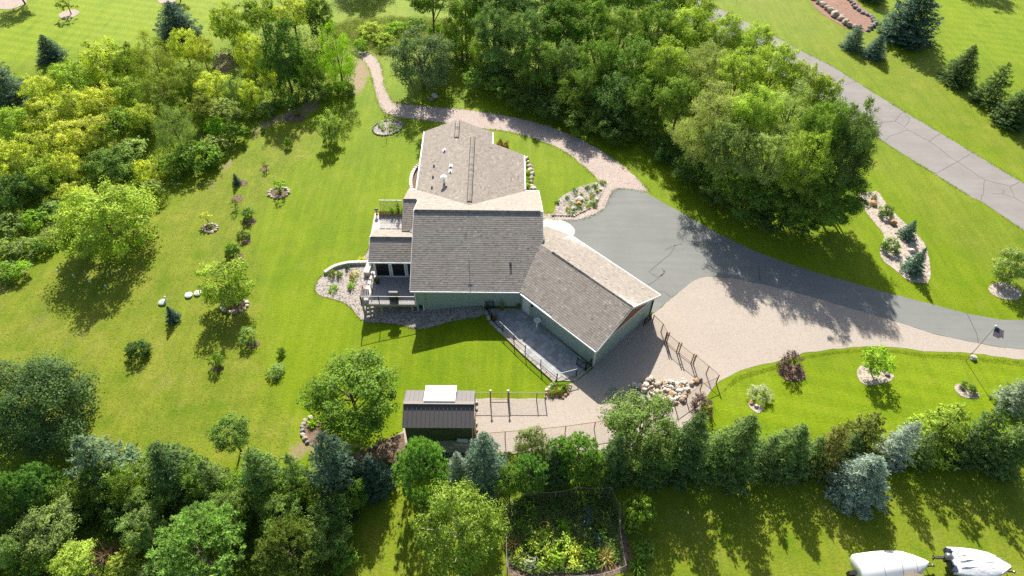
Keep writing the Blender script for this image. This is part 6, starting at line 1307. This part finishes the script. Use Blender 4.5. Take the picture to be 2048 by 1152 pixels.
for px, py, s, h, c, b, kd, lb in ((762, 252, .5, .6, 'lime', None, 'plant', 'lime clump at the outer end of the oval bed'), (768, 260, .45, .5, 'mg', None, 'plant', 'green clump by the pole in the oval bed'), (783, 253, .5, .6, 'mg', None, 'plant', 'green clump at the far side of the oval bed'), (792, 258, .5, .5, 'lime', None, 'plant', 'light clump at the inner end of the oval bed'), (782, 263, .4, .4, 'pale', None, 'plant', 'pale clump at the front of the oval bed'),
     (667, 579, .62, .75, 'lime', None, 'plant', 'round bright green shrub on the pebble bed'), (665, 550, .5, .9, 'olive', None, 'plant', 'thin loose shrub by the garden wall in the pebble bed'), (680, 552, .45, .8, 'g', None, 'plant', 'dark loose shrub beside the thin one in the pebble bed'), (697, 537, .42, .6, (.06, .11, .07), None, 'plant', 'dark blue green shrub behind the pink hydrangea'),
     (709, 554, .62, .8, 'yg', Pk, 'plant', 'pink flowered hydrangea in the pebble bed'), (704, 575, .55, .7, 'lime', None, 'plant', 'bright leafy clump in front of the pink hydrangea'), (724, 520, .5, .5, 'y', None, 'grass_clump', 'yellow grass clump at the porch corner'), (1000, 288, .45, .8, (.16, .05, .04), None, 'plant', 'dark red shrub beside the bedroom wing'), (1012, 293, .5, .8, (.18, .07, .05), None, 'plant', 'red brown shrub between the wing and the lawn'),
     (1056, 347, .4, .5, 'yg', Y, 'plant', 'yellow flowering clump between boulders and the wing'), (1056, 360, .45, .5, 'lime', None, 'plant', 'lime clump between boulders and the wing'), (1057, 374, .45, .5, 'yg', Y, 'plant', 'yellow clump near the inner corner of the wing'), (1054, 330, .4, .5, 'g', None, 'plant', 'dark green clump at the far end of the wing boulders'),
     (843, 290, .7, 1.3, 'sage', None, 'plant', 'pale shrub standing inside the curved retaining wall'), (841, 312, .5, .7, 'g', None, 'plant', 'dark shrub low inside the curved retaining wall'), (1108, 775, .5, .7, 'lime', None, 'plant', 'lime plant in the corner bed by the patio end'), (1118, 783, .5, .6, 'yg', Y, 'plant', 'yellow flowering plant in the corner bed by the patio end'), (1130, 778, .5, .6, 'mg', None, 'plant', 'green plant nearest the yard in the corner bed'), (1102, 788, .45, .5, 'olive', (.5, .2, .15), 'plant', 'rusty flowering plant at the lawn side of the corner bed'), (1122, 771, .42, .6, 'lime', None, 'hosta', 'spiky plant against the patio kerb in the corner bed'),
     (626, 848, .6, .7, 'lime', None, 'hosta', 'bright spiky clump in the half shaded flower bed'), (650, 855, .5, .6, 'yg', O, 'hosta', 'orange lily clump in the half shaded flower bed'), (664, 847, .45, .6, 'lime', None, 'hosta', 'lime clump under the ash tree edge'), (558, 384, .5, .5, 'sage', None, 'plant', 'low leafy clump inside the stone ring with the thin sapling'), (421, 456, .35, .35, 'mg', None, 'plant', 'low clump in the stone ring of the tiny yellow sapling'), (473, 609, .45, .5, 'mg', None, 'plant', 'green clump in the stone ring under the yellow tree'), (464, 612, .35, .4, 'pale', Y, 'plant', 'pale flowering clump in the stone ring under the yellow tree'), (1747, 400, .4, .8, 'rust', None, 'plant', 'rusty plant at the oak end of the island bed')):
    sp('plant', kd, px, py, s, h, c, lb, 'plant', 'plants in the garden beds', b)
for k in range(8):
    x = -12.75 + k * .36; o_ = thing('planter_flower', (x, 55.15, .66), ('orange lily at the open end of the terrace planter', 'small green plant beside the orange lily in the planter', 'pale green bush in the planter', 'dark leafy bush in the planter below the second trellis panel', 'climbing plant at the middle of the planter', 'tall dark climber in the planter', 'yellow green plant near the house end of the planter', 'dark bush at the house end of the planter')[k], 'plant')
    f = link('foliage', random.choice(PR['plant']), None, o_); f.scale = (.28, .24, (.3, .4, .5, .7, .8, 1.5, .7, .6)[k]); f.color = col(('olive', 'mg', 'lime', 'g', 'lime', 'dg', 'lime', 'g')[k])
    if k == 0:
        b = link('blossoms', PR['flower'][0], None, o_, Vector((0, 0, .1))); b.scale = (.3, .26, .35); b.color = (.75, .16, .02, 1)
def potted(loc, r, h, label, c, ps, mat='clay'):
    t = thing('potted_plant', loc, label, 'potted plant'); MB().lathe(loc, [(r * .7, 0), (r, h), (r * 1.12, h), (r * 1.12, h + .05), (r * .85, h + .05)], 12).build('pot', mat, t)
    f = link('foliage', random.choice(PR['plant']), None, t, Vector((0, 0, h))); f.scale = ps; f.color = col(c)
potted((-11.95, 45.2, .33), .2, .34, 'dark potted plant on the deck by the porch screen', 'dg', (.34, .34, .5), 'black_metal')
g = G(1039, 613); potted((g.x - .1, g.y - .25, .07), .17, .28, 'potted bush on the patio beside the white door', 'g', (.3, .3, .35))
g = G(1004, 616); potted((g.x, g.y - .25, .07), .16, .3, 'spindly potted plant against the house wall on the patio', 'sage', (.25, .25, .95))
g = G(984, 640); potted((g.x + .25, g.y, .07), .2, .3, 'dark potted plant inside the curve of the patio balustrade', 'dg', (.32, .32, .4))
# ---- vegetable garden
VG = [(1052, 1012, .8, .8, 'g'), (1066, 1022, .6, .6, 'mg'), (1062, 1040, .6, .5, 'mg'), (1055, 1060, .8, .9, 'g'), (1040, 1052, .6, .6, 'lime'), (1110, 1015, .8, .4, 'dg'), (1135, 1020, .7, .4, 'dg'), (1168, 1010, .7, .8, 'mg'), (1176, 1026, .5, .8, 'blue'), (1172, 1046, .6, .7, 'blue'), (1196, 1014, .7, .6, 'dg'), (1206, 1034, .7, .6, 'dg'), (1122, 1054, .6, .7, 'lime'), (1130, 1068, .6, .7, 'lime'),
      (1196, 1066, .9, .9, 'mg'), (1192, 1078, .6, .6, 'blue'), (1086, 1076, .8, 1.0, 'yg'), (1072, 1090, .9, .9, 'y'), (1100, 1092, 1.0, 1.0, 'yg'), (1130, 1092, .9, .9, 'yg'), (1045, 1108, .7, .7, 'yg'), (1060, 1124, .8, .6, 'silverleaf'), (1038, 1118, .6, .6, 'y'), (1088, 1116, .9, .8, 'yg'), (1116, 1118, .9, .8, 'lime'), (1142, 1112, .9, .8, 'y'), (1160, 1098, .7, .9, 'y'), (1180, 1108, .8, .9, 'lime'), (1184, 1128, .7, .7, 'mg'),
      (1150, 1130, .7, .6, 'y'), (1232, 1104, .5, .6, 'mg'), (1084, 1130, .6, .5, 'yg')]
tn = {'g': 'dark leafy', 'mg': 'green leafy', 'lime': 'bright leafy', 'dg': 'low dark', 'blue': 'blue green cabbage-like', 'yg': 'tall yellow green', 'y': 'bushy yellow', 'silverleaf': 'silvery broad leaved'}
cnt = {}
for px, py, s, h, c in VG:
    cnt[c] = cnt.get(c, 0) + 1; o_ = ('first', 'second', 'third', 'fourth', 'fifth', 'sixth', 'seventh', 'eighth')[cnt[c] - 1]
    small_plant('vegetable', 'plant', px, py, s, h, c, '%s vegetable, %s of its kind counting down the netted garden' % (tn[c], o_), 'vegetable', 'vegetables in the netted garden')
small_plant('dead_vines', 'grass_clump', 1212, 1116, 1.0, .6, (.42, .28, .10), 'patch of dried straw coloured vines in the netted garden', 'plant')
small_plant('dead_vines', 'grass_clump', 1024, 1090, .7, .7, (.36, .25, .10), 'dried tan stalks at the tree side of the netted garden', 'plant')
T('bush', 'bush', 1274, 1032, 74, 100, 1.3, 'mg', 'large leafy green bush outside the netted garden', 'bush', trunk=False, pname='foliage')
T('bush', 'bush', 1288, 1098, 50, 36, .8, 'mg', 'low green bush below the large one outside the netted garden', 'bush', trunk=False, pname='foliage')
small_plant('grass_clump', 'grass_clump', 1276, 1134, .9, .8, 'mg', 'spiky fountain grass clump outside the netted garden corner', 'plant')
small_plant('bush', 'plant', 1232, 790, .8, .7, 'silver', 'silvery low bush at the garage shadow edge by the light green ash', 'bush')
# ---- stuff nobody could count
def scatter(name, polys, n, hgt, leaf, c, mat='leaf', aspect=.5, lumps=.5):
    Q = []
    for pts in polys:
        q = np.array(g2(pts)); mn, mx = q.min(0), q.max(0); ql = [tuple(v) for v in q]; k = 0
        area = abs(sum(q[i][0] * q[(i + 1) % len(q)][1] - q[(i + 1) % len(q)][0] * q[i][1] for i in range(len(q)))) / 2
        Q.append((area, mn, mx, ql))
    tot = sum(a[0] for a in Q); C = []
    for area, mn, mx, ql in Q:
        want = int(n * area / tot); got = 0
        while got < want:
            x, y = random.uniform(mn[0], mx[0]), random.uniform(mn[1], mx[1])
            if not inside((x, y), ql): continue
            e = mnoise.noise(Vector((x * .45, y * .45, 3.0))) * .5 + .5; e2 = mnoise.noise(Vector((x * 1.3, y * 1.3, 7.0))) * .5 + .5
            if random.random() > .25 + .9 * e2: continue
            C.append((x, y, tz(x) + hgt * (lumps * e * e2 * 2 + (1 - lumps) * .5) * random.uniform(.25, 1.1), e2)); got += 1
    C = np.array(C); k = len(C); m = leaf_mesh(name, C[:, :3], rng.normal(size=(k, 3)) * .7 + np.array([0, 0, .7]), leaf * rng.uniform(.6, 1.4, k), leaf * aspect, .25 + .45 * C[:, 3] + rng.normal(0, .12, k), mat)
    o = link(name, m); o.color = (*GREEN.get(c, c), 1) if isinstance(c, str) else (*c, 1); o['kind'] = 'stuff'; return o
scatter('undergrowth', [[(-300, 200), (0, 215), (130, 140), (290, 110), (430, 100), (600, 60), (700, 70), (712, 150), (700, 190), (640, 196), (560, 225), (505, 262), (470, 300), (430, 330), (380, 370), (320, 400), (250, 410), (150, 455), (110, 490), (40, 555), (-60, 620), (-300, 700)]], 46000, 1.1, .24, (.17, .235, .06))
scatter('undergrowth', [[(880, 40), (1000, 20), (1200, 0), (1400, 10), (1520, 90), (1640, 190), (1740, 330), (1720, 400), (1640, 430), (1560, 440), (1440, 415), (1340, 330), (1260, 290), (1150, 250), (1040, 215), (940, 175), (900, 120)]], 30000, .9, .26, (.06, .10, .025))
scatter('undergrowth', [[(-300, 980), (130, 960), (300, 1000), (420, 975), (600, 1000), (700, 960), (720, 1010), (700, 1060), (690, 1160), (-300, 1250)]], 26000, 1.0, .22, (.06, .095, .025))
scatter('garden_weeds', [[(1016, 1004), (1062, 990), (1150, 986), (1216, 986), (1232, 1020), (1236, 1090), (1240, 1126), (1165, 1146), (1060, 1150), (1018, 1130)]], 18000, .5, .17, (.21, .29, .075))
scatter('ground_cover', [[(700, 930), (800, 960), (1000, 960), (1200, 950), (1420, 955), (1640, 945), (2048, 925), (2048, 890), (1700, 900), (1400, 890), (1200, 900), (1000, 905), (800, 915)]], 14000, .5, .2, (.07, .10, .03))
scatter('meadow_grass', [[(640, 62), (700, 40), (790, 34), (890, 40), (900, 110), (860, 95), (800, 105), (764, 112), (730, 96), (708, 90)]], 22000, .8, .34, (.24, .29, .06), 'leaf', .12)
scatter('verge_grass', [[(1440, 790), (1470, 752), (1560, 728), (1610, 711), (1670, 702), (1735, 697), (1800, 700), (1850, 708), (1915, 709), (1980, 716), (2060, 725), (2060, 735), (1980, 726), (1915, 718), (1850, 716), (1800, 707), (1735, 703), (1670, 708), (1610, 718), (1560, 736), (1480, 760)]], 4500, .05, .14, (.20, .27, .012), 'leaf', .12, .2)
scatter('lawn_tufts', [[(0, 620), (150, 510), (320, 420), (470, 320), (600, 250), (650, 280), (560, 370), (505, 460), (520, 560), (540, 780), (600, 880), (480, 930), (230, 900), (170, 760), (0, 700)]], 26000, .07, .15, (.24, .28, .035), 'leaf', .14, .2)

def edge_tufts(polys, n, spread=.16):
    C = []
    for poly in polys:
        P_ = [Vector(p) for p in poly]; Ls = [(P_[i] - P_[(i + 1) % len(P_)]).length for i in range(len(P_))]; tot = sum(Ls)
        for i, L_ in enumerate(Ls):
            for _ in range(int(n * L_ / tot)):
                q = P_[i].lerp(P_[(i + 1) % len(P_)], random.random()); e = mnoise.noise(Vector((q.x * .8, q.y * .8, 4)))
                if random.random() > .55 + .9 * e: continue
                C.append((q.x + random.gauss(0, spread), q.y + random.gauss(0, spread), tz(q.x) + random.uniform(.01, .07)))
    C = np.array(C); k = len(C); m = leaf_mesh('edge_grass', C, rng.normal(size=(k, 3)) * .6 + np.array([0, 0, .8]), .16 * rng.uniform(.6, 1.3, k), .035, rng.normal(.45, .15, k), 'leaf')
    o = link('edge_grass', m); o.color = (.17, .24, .015, 1); o['kind'] = 'stuff'
edge_tufts([PATH], 9000); edge_tufts([ROAD], 9000, .14); edge_tufts([BED], 2500, .08)

for o in bpy.data.objects:
    if o.type == 'MESH' and o.name.split('.')[0] in ('cover', 'shrink_wrap', 'hull', 'ball', 'outboard_motor', 'finial', 'basin', 'pedestal', 'pot'):
        o.data.polygons.foreach_set('use_smooth', [True] * len(o.data.polygons))
